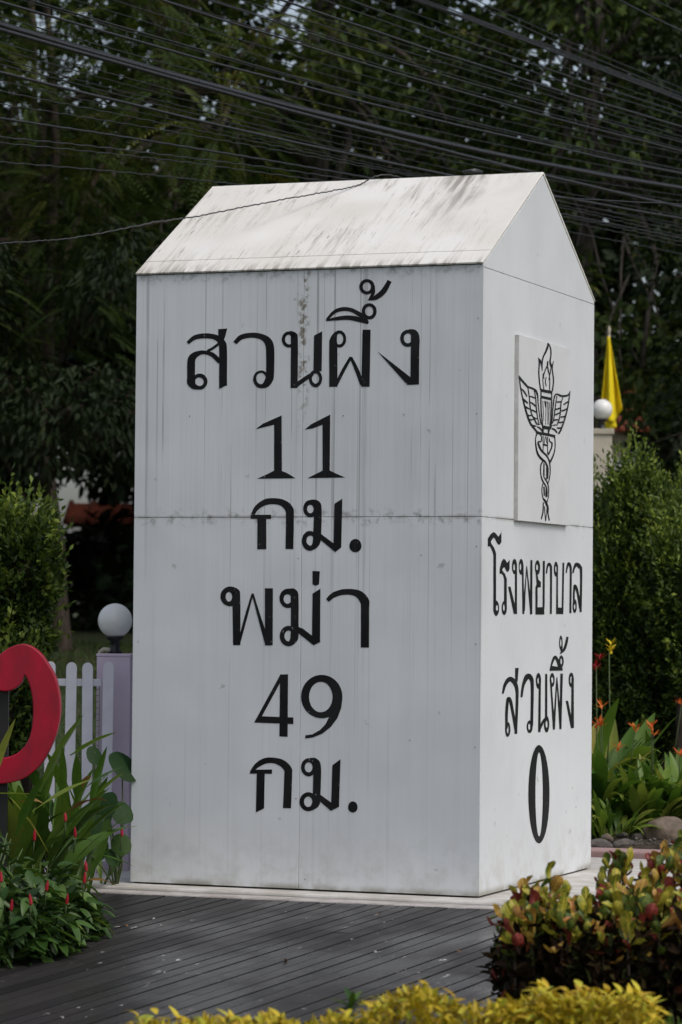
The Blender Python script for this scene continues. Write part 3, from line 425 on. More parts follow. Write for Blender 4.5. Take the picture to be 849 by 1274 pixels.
('thai_letter','s',[('S','-701 1131 -734 1134 -688 1144 -727 1148 -675 1158 -720 1162 -661 1171 -712 1176 -645 1181 -700 1189 -625 1189 -683 1201 -604 1196 -663 1212 -585 1200 -637 1221 -577 1201 -602 1227 -578 1201 -558 1227 -570 1199 -521 1221 -555 1195 -492 1213 -540 1190 -469 1205 -525 1184 -451 1195 -511 1176 -437 1183 -497 1166 -427 1171 -486 1154 -419 1156 -479 1142 -415 1142 -474 1129 -414 1128 -472 1111 -415 1109 -472 1084 -417 1082 -474 1045 -421 1043 -478 996 -426 994 -484 944 -433 942 -489 894 -438 892'),('P','-486 1277 -418 1276 -437 1196 -484 1197'),('S','-620 929 -667 931 -619 954 -668 956 -619 979 -669 981 -618 1003 -670 1005 -615 1026 -669 1028 -612 1047 -665 1050 -607 1068 -661 1071 -601 1086 -654 1089 -595 1097 -646 1103 -593 1098 -629 1111 -616 1097 -584 1111 -614 1096 -563 1103 -605 1089 -548 1094 -594 1078 -536 1081 -582 1063 -525 1065 -569 1044 -514 1046 -554 1023 -501 1024 -539 998 -487 999 -522 969 -472 970 -505 939 -456 939 -488 909 -441 909'),('S','-569 923 -603 924 -571 911 -603 918 -577 900 -605 912 -586 891 -608 907 -598 885 -612 904 -612 882 -617 902 -626 882 -622 902 -640 886 -626 904 -652 893 -630 908 -661 903 -633 913 -667 914 -636 919 -670 926 -636 925 -668 938 -636 931 -662 949 -634 937 -653 958 -631 942 -641 964 -627 945 -628 967 -623 947 -614 967 -618 947 -600 963 -613 945 -587 956 -609 941 -578 946 -606 936 -572 935 -604 930 -569 923 -603 924')]),
('thai_letter','s',[('S','-339 1103 -380 1105 -330 1120 -374 1123 -323 1138 -369 1141 -313 1156 -362 1159 -300 1171 -353 1176 -279 1185 -340 1193 -254 1198 -325 1209 -229 1208 -307 1224 -215 1213 -281 1235 -223 1211 -235 1241 -234 1212 -186 1237 -229 1211 -155 1228 -217 1206 -139 1218 -205 1202 -128 1211 -196 1198 -121 1201 -187 1186 -118 1186 -180 1160 -117 1159 -177 1115 -117 1114 -178 1057 -120 1055 -180 993 -123 991 -182 931 -126 929'),('S','-136 924 -182 926 -138 914 -183 921 -145 904 -185 916 -156 897 -189 912 -170 891 -194 909 -187 889 -199 908 -203 889 -205 908 -220 893 -211 910 -234 899 -216 913 -245 908 -220 917 -252 918 -223 922 -255 928 -224 927 -253 939 -223 932 -246 948 -221 937 -235 956 -217 941 -221 961 -212 944 -205 964 -206 945 -188 963 -200 945 -172 960 -195 943 -158 953 -189 940 -146 945 -185 936 -139 935 -183 931 -136 924 -182 926')]),
('thai_letter','s',[('S','28 1193 -4 1194 26 1180 -5 1188 20 1167 -7 1183 10 1157 -11 1179 -3 1150 -16 1177 -17 1147 -22 1175 -32 1147 -28 1175 -47 1151 -34 1177 -60 1159 -39 1180 -70 1169 -43 1184 -76 1182 -46 1189 -79 1195 -47 1194 -77 1208 -46 1200 -71 1220 -44 1204 -61 1230 -40 1208 -49 1237 -35 1211 -34 1241 -29 1213 -19 1241 -23 1213 -4 1237 -17 1211 9 1229 -12 1208 19 1219 -8 1204 25 1206 -5 1199 28 1193 -4 1194'),('P','-19 1220 24 1209 24 888 -26 889'),('S','22 901 -17 907 42 913 1 919 62 925 19 932 81 936 37 944 98 945 55 954 113 951 72 961 126 955 89 966 140 959 104 970 156 963 119 974'),('P','110 1233 153 1232 159 963 112 964'),('S','200 930 167 931 198 916 166 925 192 903 164 919 182 893 160 915 169 885 155 912 154 882 149 910 139 882 143 911 124 887 137 912 111 895 131 916 100 906 127 920 94 919 125 926 91 933 124 932 93 947 124 938 99 960 127 943 109 970 131 948 122 977 136 951 136 981 142 952 152 980 148 952 167 976 154 950 180 968 159 947 190 957 163 942 197 944 166 937 200 930 167 931')]),
('thai_letter','s',[('S','307 1193 278 1194 305 1181 277 1188 299 1170 274 1183 290 1161 270 1179 278 1155 265 1177 264 1152 259 1175 249 1152 253 1175 235 1156 247 1177 223 1163 242 1180 213 1172 237 1184 207 1183 235 1189 205 1195 234 1195 206 1207 234 1200 212 1218 237 1205 221 1227 241 1209 234 1233 246 1212 247 1237 252 1213 262 1236 258 1213 276 1233 264 1211 289 1226 270 1208 298 1217 274 1204 305 1205 277 1199 307 1193 278 1194'),('P','204 1206 241 1194 321 894 277 893'),('S','321 904 277 906 326 941 285 943 331 978 292 980 336 1016 300 1017 341 1053 308 1055 346 1092 317 1093 351 1130 325 1131 356 1169 333 1170 360 1208 342 1209'),('S','342 1209 360 1209 350 1169 374 1169 359 1130 387 1130 368 1091 401 1091 377 1052 414 1052 386 1014 425 1014 395 977 436 976 404 939 447 939 413 901 458 901'),('P','425 1230 477 1229 454 892 410 893')]),
('vowel_mark','s',[('S','221 1254 200 1256 236 1267 210 1269 252 1280 219 1283 267 1293 229 1297 281 1304 240 1308 296 1312 251 1318 309 1320 262 1327 320 1324 277 1335 317 1324 306 1341 306 1324 343 1337 312 1321 362 1330 324 1315 377 1322 336 1307 391 1313 349 1297 405 1302 361 1285 418 1289 375 1272 432 1276 388 1259 445 1263'),('P','196 1250 239 1280 361 1273 472 1266 473 1247'),('S','494 1303 460 1304 492 1293 460 1298 486 1283 457 1294 476 1275 454 1290 464 1269 450 1287 450 1266 445 1286 435 1267 439 1286 421 1270 434 1287 408 1276 430 1290 398 1284 426 1294 392 1294 424 1299 389 1304 423 1304 391 1315 424 1309 397 1325 426 1314 407 1333 429 1318 419 1338 433 1321 433 1341 438 1322 448 1341 444 1322 462 1338 449 1320 475 1332 453 1318 485 1324 457 1314 491 1314 459 1309 494 1303 460 1304')]),
('tone_mark','s',[('S','469 1417 446 1417 468 1404 446 1410 463 1392 444 1404 457 1383 442 1399 448 1376 438 1395 438 1372 434 1393 427 1372 430 1393 417 1376 426 1395 408 1383 422 1399 401 1393 419 1404 396 1404 417 1410 394 1417 417 1417 396 1430 417 1424 400 1441 419 1430 406 1451 421 1435 415 1458 425 1438 425 1462 429 1440 436 1462 433 1440 446 1458 437 1438 455 1451 441 1435 462 1441 444 1430 467 1429 446 1423 469 1417 446 1417'),('S','439 1401 469 1400 438 1394 469 1394 438 1387 470 1387 436 1380 470 1380 435 1374 468 1373 431 1369 464 1367 427 1364 459 1361 423 1359 453 1356 419 1354 447 1351'),('S','420 1348 409 1351 444 1352 427 1358 470 1357 445 1364 495 1362 461 1371 518 1369 474 1377 536 1378 486 1385 550 1388 497 1394 560 1398 508 1403 570 1409 518 1413 577 1419 527 1423 583 1430 534 1433 587 1441 540 1443 592 1452 547 1454')]),
('thai_letter','s',[('S','716 1186 682 1187 714 1173 681 1181 708 1162 678 1175 697 1152 674 1170 683 1145 669 1167 668 1142 663 1166 652 1142 656 1166 636 1146 650 1167 622 1153 644 1171 611 1163 640 1176 604 1175 637 1181 602 1188 636 1188 604 1201 637 1194 610 1213 639 1199 621 1222 643 1204 634 1229 649 1207 650 1232 655 1209 666 1232 662 1209 682 1228 668 1207 696 1221 673 1203 706 1211 678 1199 713 1199 681 1193 716 1186 682 1187'),('P','662 1203 712 1186 723 890 658 892'),('P','541 1062 593 1060 680 937 723 890 658 890')]),
('numeral','s',[('S','216 508 79 514 214 456 79 470 205 407 76 428 190 361 72 389 170 320 65 354 144 286 56 323 113 258 46 299 80 239 35 281 44 228 22 271 7 226 9 268 -30 233 -4 272 -66 248 -16 284 -100 272 -29 303 -131 303 -40 329 -158 340 -50 360 -180 383 -58 396 -196 430 -64 436 -207 479 -69 478 -211 530 -71 522 -209 580 -71 565 -201 628 -68 607 -187 674 -64 646 -166 714 -57 681 -141 749 -48 711 -112 777 -38 736 -79 797 -27 754 -43 809 -15 765 -6 812 -2 768 31 806 11 764 67 792 24 752 102 769 36 733 134 738 48 707 161 700 58 676 184 657 66 640 201 610 72 600 212 559 77 557 216 508 79 514')]),
('emblem','e',[('S','318 32156 429 32163 266 32094 459 32107 215 32034 495 32052 162 31976 517 31991 103 31914 501 31920 35 31843 439 31840 -42 31764 346 31755 -127 31681 236 31669 -216 31602 123 31585 -315 31526 0 31504 -426 31450 -133 31427 -539 31371 -259 31353 -638 31291 -364 31280 -717 31214 -449 31208 -786 31140 -520 31140 -842 31060 -579 31066 -882 30965 -627 30977 -902 30852 -661 30866 -903 30725 -681 30740 -898 30593 -696 30607 -896 30464 -713 30476'),('S','341 32128 470 32160 430 32080 585 32119 522 32033 706 32078 605 31985 822 32034 675 31935 920 31981 735 31879 994 31921 789 31819 1051 31856 831 31755 1093 31787 860 31687 1120 31713 873 31613 1132 31634 871 31532 1128 31550 858 31451 1114 31466 836 31373 1096 31385 793 31303 1063 31308 730 31233 1017 31237 671 31159 984 31172 650 31079 985 31109 678 30987 1032 31032 738 30889 1114 30945 818 30804 1202 30873 937 30744 1240 30848 1287 30768 1033 30836 1393 30832 1075 30853 1448 30895 1161 30905 1490 30951 1242 30957 1521 31003 1310 31004 1540 31058 1373 31057 1554 31114 1434 31112 1570 31169 1497 31168'),('S','-1642 31107 -1581 31124 -1587 31065 -1460 31100 -1535 31023 -1336 31077 -1481 30981 -1214 31050 -1417 30938 -1101 31016 -1335 30894 -996 30978 -1247 30853 -891 30935 -1161 30809 -796 30878 -1081 30753 -725 30805 -1008 30675 -690 30713 -937 30581 -684 30607 -867 30479 -688 30497 -796 30379 -687 30390'),('S','-1591 31081 -1449 31101 -1560 31021 -1390 31046 -1528 30966 -1325 30995 -1502 30905 -1268 30932 -1490 30823 -1234 30844 -1501 30707 -1238 30724 -1529 30567 -1267 30582 -1557 30418 -1300 30434 -1568 30278 -1313 30296 -1560 30152 -1305 30173 -1539 30033 -1284 30056 -1507 29913 -1253 29938 -1466 29786 -1212 29812 -1409 29649 -1156 29677 -1340 29507 -1087 29535 -1265 29362 -1012 29390 -1193 29219 -940 29246'),('S','1368 31049 1516 31054 1312 30945 1480 30951 1250 30843 1438 30850 1200 30736 1408 30748 1183 30619 1407 30638 1218 30488 1454 30513 1289 30346 1534 30375 1364 30209 1618 30237 1411 30087 1673 30112 1423 29987 1688 30007 1417 29901 1681 29916 1398 29817 1661 29829 1372 29725 1634 29736 1338 29624 1599 29633 1293 29519 1553 29526 1243 29411 1503 29418 1195 29304 1455 29311'),('S','222 31049 482 31066 206 30979 477 30996 194 30908 478 30926 174 30842 467 30853 138 30780 424 30779 78 30724 335 30708 -7 30666 221 30645 -106 30601 105 30585 -202 30528 3 30519 -295 30443 -89 30438 -390 30350 -181 30346 -476 30259 -262 30257 -538 30181 -322 30182 -574 30118 -362 30124 -592 30065 -384 30075 -588 30020 -391 30038 -559 29983 -385 30013 -484 29958 -372 30002 -385 29953 -335 29996 -300 29957 -265 29992 -226 29958 -194 29985'),('S','-628 30259 -481 30267 -651 30159 -505 30166 -678 30060 -534 30068 -697 29957 -553 29967 -695 29845 -549 29857 -665 29720 -512 29735 -615 29586 -453 29603 -556 29449 -384 29467 -502 29314 -319 29333'),('S','185 30720 440 30753 236 30644 493 30677 285 30568 545 30602 337 30492 597 30527 395 30416 648 30452 467 30352 702 30390 545 30299 761 30333 616 30233 816 30257 668 30125 854 30142 692 29958 870 29972 697 29750 871 29762 694 29526 865 29538 695 29310 863 29321'),('S','963 30769 1184 30775 910 30650 1112 30656 855 30528 1037 30532 804 30413 967 30417 761 30319 908 30322 729 30254 863 30256 704 30208 830 30210 683 30171 800 30172 659 30129 769 30131'),('S','2 30082 128 30082 -62 30011 85 30011 -133 29939 38 29940 -192 29865 1 29871 -215 29790 -12 29804 -188 29716 5 29738 -127 29645 44 29668 -53 29576 95 29597 15 29508 141 29525'),('S','619 30127 747 30129 555 30031 692 30033 490 29936 636 29938'),('S','-1100 29230 -881 29245 -1096 29028 -876 29043 -1091 28825 -872 28840'),('S','1120 29271 1344 29285 1101 29042 1326 29055 1083 28813 1307 28826'),('S','-1139 28776 -883 28795 -1122 28592 -866 28610 -1106 28403 -850 28422 -1087 28222 -831 28241 -1062 28059 -806 28079 -1026 27920 -771 27942 -985 27799 -730 27823 -940 27687 -685 27710 -897 27571 -642 27594 -857 27450 -601 27472 -816 27328 -560 27350 -775 27206 -519 27228 -734 27085 -478 27106'),('S','1049 28789 1311 28803 1022 28573 1283 28587 993 28352 1254 28366 966 28143 1227 28156 943 27962 1205 27975 930 27820 1191 27834 923 27707 1184 27720 913 27607 1174 27619 892 27505 1152 27514 854 27399 1113 27404 805 27295 1064 27298 752 27191 1010 27194 700 27087 958 27090'),('S','-650 28628 -540 28637 -629 28484 -518 28492 -609 28340 -496 28348 -587 28195 -474 28203 -560 28046 -450 28055 -526 27893 -422 27902 -486 27737 -392 27745 -445 27580 -362 27587 -405 27423 -331 27429'),('S','-320 28624 -101 28646 -207 28440 -52 28456 -94 28256 -2 28265'),('S','-7 28626 141 28635 -7 28444 126 28452 -7 28261 111 28268 -7 28079 96 28085 -9 27901 83 27906 -13 27728 72 27732 -19 27558 62 27562 -25 27389 53 27393 -31 27220 43 27224'),('S','323 28648 490 28659 342 28466 489 28476 363 28284 489 28293 381 28103 488 28110 392 27926 484 27931 393 27753 477 27757 386 27582 466 27587 377 27413 455 27417 370 27244 444 27248'),('S','683 28627 813 28634 662 28455 782 28461 639 28283 750 28288 620 28111 721 28116 608 27940 701 27945 607 27769 694 27774 614 27599 697 27604 624 27429 703 27434 633 27259 707 27263'),('S','-5395 29774 -5332 29788 -5340 29715 -5200 29746 -5291 29655 -5069 29704 -5225 29594 -4940 29664 -5121 29536 -4807 29626 -4970 29484 -4659 29587 -4792 29438 -4495 29544 -4609 29397 -4322 29501 -4443 29358 -4152 29456 -4300 29318 -4001 29410 -4158 29275 -3870 29366 -3997 29233 -3743 29328 -3799 29198 -3604 29301 -3563 29179 -3429 29286 -3317 29172 -3211 29280 -3084 29167 -2970 29275 -2877 29156 -2734 29264 -2680 29140 -2516 29250 -2493 29121 -2300 29234 -2334 29099 -2087 29209 -2202 29070 -1900 29168 -2086 29034 -1759 29114 -1982 28988 -1656 29051 -1890 28931 -1582 28978 -1810 28859 -1524 28893 -1752 28771 -1492 28796 -1715 28669 -1486 28687 -1683 28553 -1482 28570 -1642 28426 -1460 28442 -1589 28286 -1417 28302 -1534 28132 -1362 28148 -1471 27971 -1296 27989 -1399 27810 -1219 27829 -1314 27649 -1128 27670 -1219 27485 -1023 27507 -1119 27320 -913 27343 -1021 27156 -805 27180'),('S','-2411 29089 -2234 29112 -2337 28987 -2161 29010 -2262 28889 -2087 28912 -2191 28785 -2015 28805 -2131 28662 -1951 28680 -2089 28512 -1900 28528 -2061 28340 -1859 28357 -2030 28164 -1818 28182 -1983 27999 -1767 28019 -1911 27844 -1700 27866 -1823 27693 -1623 27715 -1731 27554 -1544 27575 -1648 27434 -1470 27455 -1577 27340 -1402 27362 -1510 27266 -1336 27290 -1446 27202 -1272 27226 -1382 27133 -1206 27157'),('S','-5356 29727 -5252 29738 -5323 29609 -5190 29623 -5292 29491 -5129 29508 -5256 29371 -5066 29392 -5207 29250 -4999 29273 -5145 29125 -4931 29150 -5071 28999 -4861 29024 -4990 28870 -4785 28895 -4902 28739 -4695 28765 -4803 28600 -4584 28629 -4695 28455 -4457 28487 -4585 28314 -4327 28350 -4481 28187 -4207 28226 -4388 28081 -4104 28122 -4301 27989 -4009 28033 -4213 27902 -3915 27947 -4119 27809 -3813 27854 -4020 27706 -3703 27752 -3916 27598 -3590 27647 -3804 27490 -3471 27543 -3679 27387 -3344 27443 -3541 27287 -3207 27347 -3392 27189 -3063 27252 -3232 27097 -2912 27164 -3058 27013 -2754 27087 -2865 26943 -2584 27025 -2661 26885 -2396 26972 -2465 26835 -2200 26921 -2290 26784 -2010 26868 -2134 26731 -1840 26813 -1989 26678 -1683 26761 -1847 26624 -1531 26709 -1702 26570 -1378 26658'),('S','-3715 29222 -3539 29243 -3634 29082 -3459 29103 -3550 28942 -3376 28962 -3471 28802 -3297 28822 -3405 28666 -3228 28684 -3362 28531 -3177 28548 -3334 28396 -3138 28413 -3306 28265 -3099 28283 -3262 28140 -3049 28161 -3201 28023 -2988 28046 -3132 27912 -2921 27937 -3049 27807 -2842 27835 -2949 27708 -2744 27740 -2828 27615 -2621 27653 -2688 27528 -2476 27572 -2541 27449 -2322 27496 -2394 27376 -2174 27425 -2246 27310 -2034 27361 -2095 27252 -1895 27303 -1944 27198 -1755 27247 -1795 27143 -1614 27189'),('S','-5012 29028 -4892 29075 -4852 28987 -4713 29043 -4692 28948 -4529 29012 -4541 28908 -4345 28977 -4399 28865 -4173 28931 -4264 28814 -4026 28873 -4130 28756 -3901 28808 -3994 28694 -3786 28740 -3857 28633 -3668 28675'),('S','-4680 28473 -4523 28526 -4579 28437 -4391 28500 -4481 28400 -4258 28475 -4374 28363 -4129 28449 -4249 28330 -4004 28423 -4104 28302 -3879 28393 -3947 28280 -3752 28362 -3786 28259 -3623 28329 -3629 28238 -3492 28296'),('S','-4340 28044 -4195 28113 -4219 28021 -4059 28097 -4098 27997 -3924 28080 -3970 27974 -3792 28064 -3831 27955 -3665 28047 -3681 27942 -3538 28030 -3526 27934 -3408 28012 -3373 27928 -3275 27993 -3221 27922 -3141 27975'),('S','-3949 27636 -3827 27682 -3831 27603 -3684 27656 -3711 27566 -3543 27629 -3575 27532 -3418 27609 -3404 27514 -3328 27601 -3215 27525 -3256 27604 -3060 27553 -3151 27616 -2933 27585 -3017 27637 -2811 27612 -2878 27657'),('S','-3556 27339 -3464 27402 -3433 27325 -3328 27395 -3307 27309 -3195 27386 -3167 27296 -3074 27380 -3006 27292 -2969 27379 -2841 27303 -2862 27383 -2690 27323 -2736 27392 -2552 27346 -2595 27405 -2417 27366 -2451 27417'),('S','-2945 27018 -2868 27082 -2797 27006 -2710 27077 -2646 26993 -2552 27071 -2493 26981 -2401 27066 -2343 26975 -2267 27062 -2201 26976 -2151 27059 -2071 26982 -2041 27056 -1952 26990 -1928 27054 -1833 26997 -1811 27052'),('S','-3399 28665 -3384 28719 -3250 28668 -3236 28728 -3104 28672 -3086 28739 -2965 28674 -2927 28747 -2830 28672 -2758 28749 -2689 28664 -2588 28742 -2538 28653 -2423 28729 -2379 28639 -2263 28714 -2218 28626 -2105 28701'),('S','-3279 28336 -3191 28400 -3133 28323 -3040 28393 -2990 28310 -2885 28387 -2855 28297 -2721 28377 -2719 28278 -2551 28358 -2574 28252 -2384 28328 -2417 28219 -2223 28291 -2253 28183 -2066 28251 -2088 28148 -1911 28213'),('S','-3112 27900 -3040 27965 -2965 27890 -2887 27962 -2820 27880 -2733 27959 -2676 27870 -2576 27954 -2533 27861 -2419 27946 -2385 27851 -2265 27934 -2233 27841 -2115 27918 -2077 27830 -1969 27900 -1920 27820 -1822 27884'),('S','-2926 27608 -2764 27661 -2792 27569 -2620 27623 -2659 27526 -2478 27584 -2516 27486 -2341 27550 -2358 27455 -2213 27525 -2187 27438 -2088 27510 -2019 27434 -1953 27501 -1861 27434 -1805 27495 -1707 27432 -1654 27487'),('S','-2240 27300 -2083 27336 -2155 27257 -1986 27294 -2071 27211 -1892 27251 -1975 27166 -1801 27215 -1848 27132 -1712 27191 -1689 27118 -1615 27179 -1527 27118 -1494 27175 -1376 27124 -1350 27174 -1231 27128 -1205 27172'),('S','-1728 26948 -1673 27025 -1613 26945 -1565 27026 -1509 26945 -1449 27029 -1426 26941 -1306 27026 -1336 26929 -1152 27007 -1217 26902 -1003 26971 -1077 26861 -858 26924 -926 26814 -715 26874 -776 26769 -575 26827'),('S','-2000 26646 -1842 26763 -1625 26615 -1459 26738 -1248 26584 -1074 26713'),('S','5022 29613 5096 29610 4919 29547 5051 29543 4819 29479 5012 29473 4719 29420 4957 29403 4617 29376 4865 29339 4519 29348 4735 29285 4420 29327 4580 29244 4298 29308 4409 29212 4141 29288 4217 29184 3938 29266 3985 29157 3700 29245 3719 29132 3460 29228 3445 29114 3257 29218 3186 29105 3087 29220 2952 29112 2913 29230 2754 29132 2731 29243 2593 29151 2555 29250 2457 29160 2399 29251 2335 29162 2253 29249 2236 29160 2093 29235 2176 29155 1945 29203 2123 29143 1829 29161 2057 29122 1737 29112 1990 29091 1662 29050 1921 29042 1596 28969 1852 28969 1536 28865 1786 28869 1485 28741 1724 28747 1436 28600 1667 28608 1388 28448 1613 28456 1342 28275 1564 28284 1298 28085 1520 28094 1253 27890 1476 27898 1202 27706 1426 27713 1144 27537 1367 27543 1081 27375 1304 27380 1016 27215 1239 27220 952 27054 1175 27059'),('S','2197 29096 2346 29099 2115 28942 2274 28945 2031 28787 2201 28791 1950 28633 2130 28637 1877 28480 2064 28484 1816 28323 2006 28329 1765 28166 1954 28172 1714 28013 1902 28019 1655 27872 1842 27875 1586 27744 1771 27746 1510 27627 1694 27627 1432 27514 1615 27513 1354 27398 1538 27398'),('S','4954 29560 5069 29564 4886 29428 5032 29433 4819 29296 4997 29302 4751 29165 4959 29171 4681 29033 4912 29039 4613 28902 4858 28907 4544 28770 4798 28775 4471 28639 4730 28642 4385 28507 4650 28508 4282 28372 4556 28371 4166 28235 4449 28232 4046 28101 4337 28096 3931 27974 4228 27968 3826 27857 4124 27851 3727 27748 4022 27741 3625 27643 3916 27633 3511 27535 3802 27524 3379 27421 3674 27407 3235 27303 3536 27287 3089 27191 3397 27172 2953 27095 3264 27071 2831 27021 3140 26989 2716 26962 3021 26923 2598 26907 2910 26865 2478 26847 2799 26806'),('S','3453 29096 3631 29087 3350 29014 3526 29004 3243 28934 3419 28926 3141 28847 3322 28843 3057 28741 3245 28744 3000 28611 3198 28619 2963 28465 3172 28474 2931 28315 3151 28325 2891 28177 3118 28185 2846 28051 3076 28058 2801 27931 3030 27936 2746 27818 2971 27819 2667 27709 2887 27705 2557 27608 2769 27596 2421 27510 2628 27494 2274 27414 2479 27397 2130 27316 2336 27299'),('S','3805 28635 3618 28693 3966 28682 3783 28739 4130 28731 3953 28786 4287 28777 4118 28831 4427 28817 4272 28871 4543 28850 4406 28903 4645 28878 4525 28928 4745 28904 4636 28950 4848 28932 4749 28973'),('S','3291 28206 3192 28295 3448 28231 3353 28318 3607 28255 3512 28340 3774 28282 3663 28362 3945 28315 3811 28387 4112 28355 3963 28418 4273 28398 4122 28454 4428 28441 4287 28493 4582 28484 4454 28531'),('S','3113 27822 3069 27906 3227 27833 3185 27919 3340 27843 3295 27930 3467 27857 3404 27942 3610 27876 3526 27956 3769 27904 3675 27976 3936 27936 3845 28000 4106 27970 4026 28026 4272 28003 4205 28051'),('S','2707 27475 2697 27563 2844 27484 2837 27572 2984 27492 2974 27582 3134 27503 3102 27591 3290 27520 3224 27602 3442 27544 3350 27617 3583 27573 3487 27636 3717 27603 3631 27657 3850 27631 3777 27678'),('S','2288 27136 2342 27214 2402 27133 2463 27215 2520 27129 2580 27216 2653 27128 2683 27218 2802 27136 2776 27223 2950 27155 2877 27231 3084 27180 2996 27245 3207 27206 3129 27262 3328 27231 3263 27279'),('S','2161 28690 2147 28755 2290 28698 2274 28769 2419 28705 2401 28783 2550 28713 2529 28797 2686 28723 2662 28810 2829 28737 2803 28821 2975 28753 2951 28831 3123 28770 3101 28841 3271 28786 3250 28851'),('S','1993 28234 1957 28319 2131 28245 2095 28334 2272 28256 2232 28349 2421 28270 2359 28364 2575 28290 2476 28379 2721 28317 2595 28396 2853 28348 2723 28417 2975 28380 2858 28440 3097 28410 2996 28463'),('S','1829 27887 1760 27957 1929 27899 1860 27973 2029 27910 1954 27987 2144 27925 2046 28002 2279 27948 2157 28021 2433 27981 2299 28048 2598 28020 2468 28082 2768 28061 2647 28118 2933 28101 2824 28153'),('S','1669 27551 1621 27635 1794 27564 1745 27648 1919 27576 1870 27662 2045 27589 1995 27676 2170 27604 2123 27688 2297 27620 2253 27699 2425 27638 2385 27708 2553 27656 2519 27717 2681 27674 2652 27727'),('S','1444 27229 1391 27290 1775 27269 1717 27335 2106 27308 2043 27380'),('S','1181 27027 1257 27104 1341 27020 1415 27101 1498 27015 1581 27099 1636 27007 1759 27093 1755 26993 1936 27073 1871 26968 2091 27039 1992 26932 2222 26995 2117 26891 2340 26950 2247 26850 2459 26908'),('P','-1068 29300 1246 29325 1250 29156 -1065 29133'),('P','-983 28900 1178 28910 1181 28759 -1010 28754'),('P','-760 27154 1030 27146 987 26984 -710 26945'),('P','-756 26974 -419 26971 -414 26745 -751 26749'),('P','444 26998 816 26997 698 26717 450 26726')]),
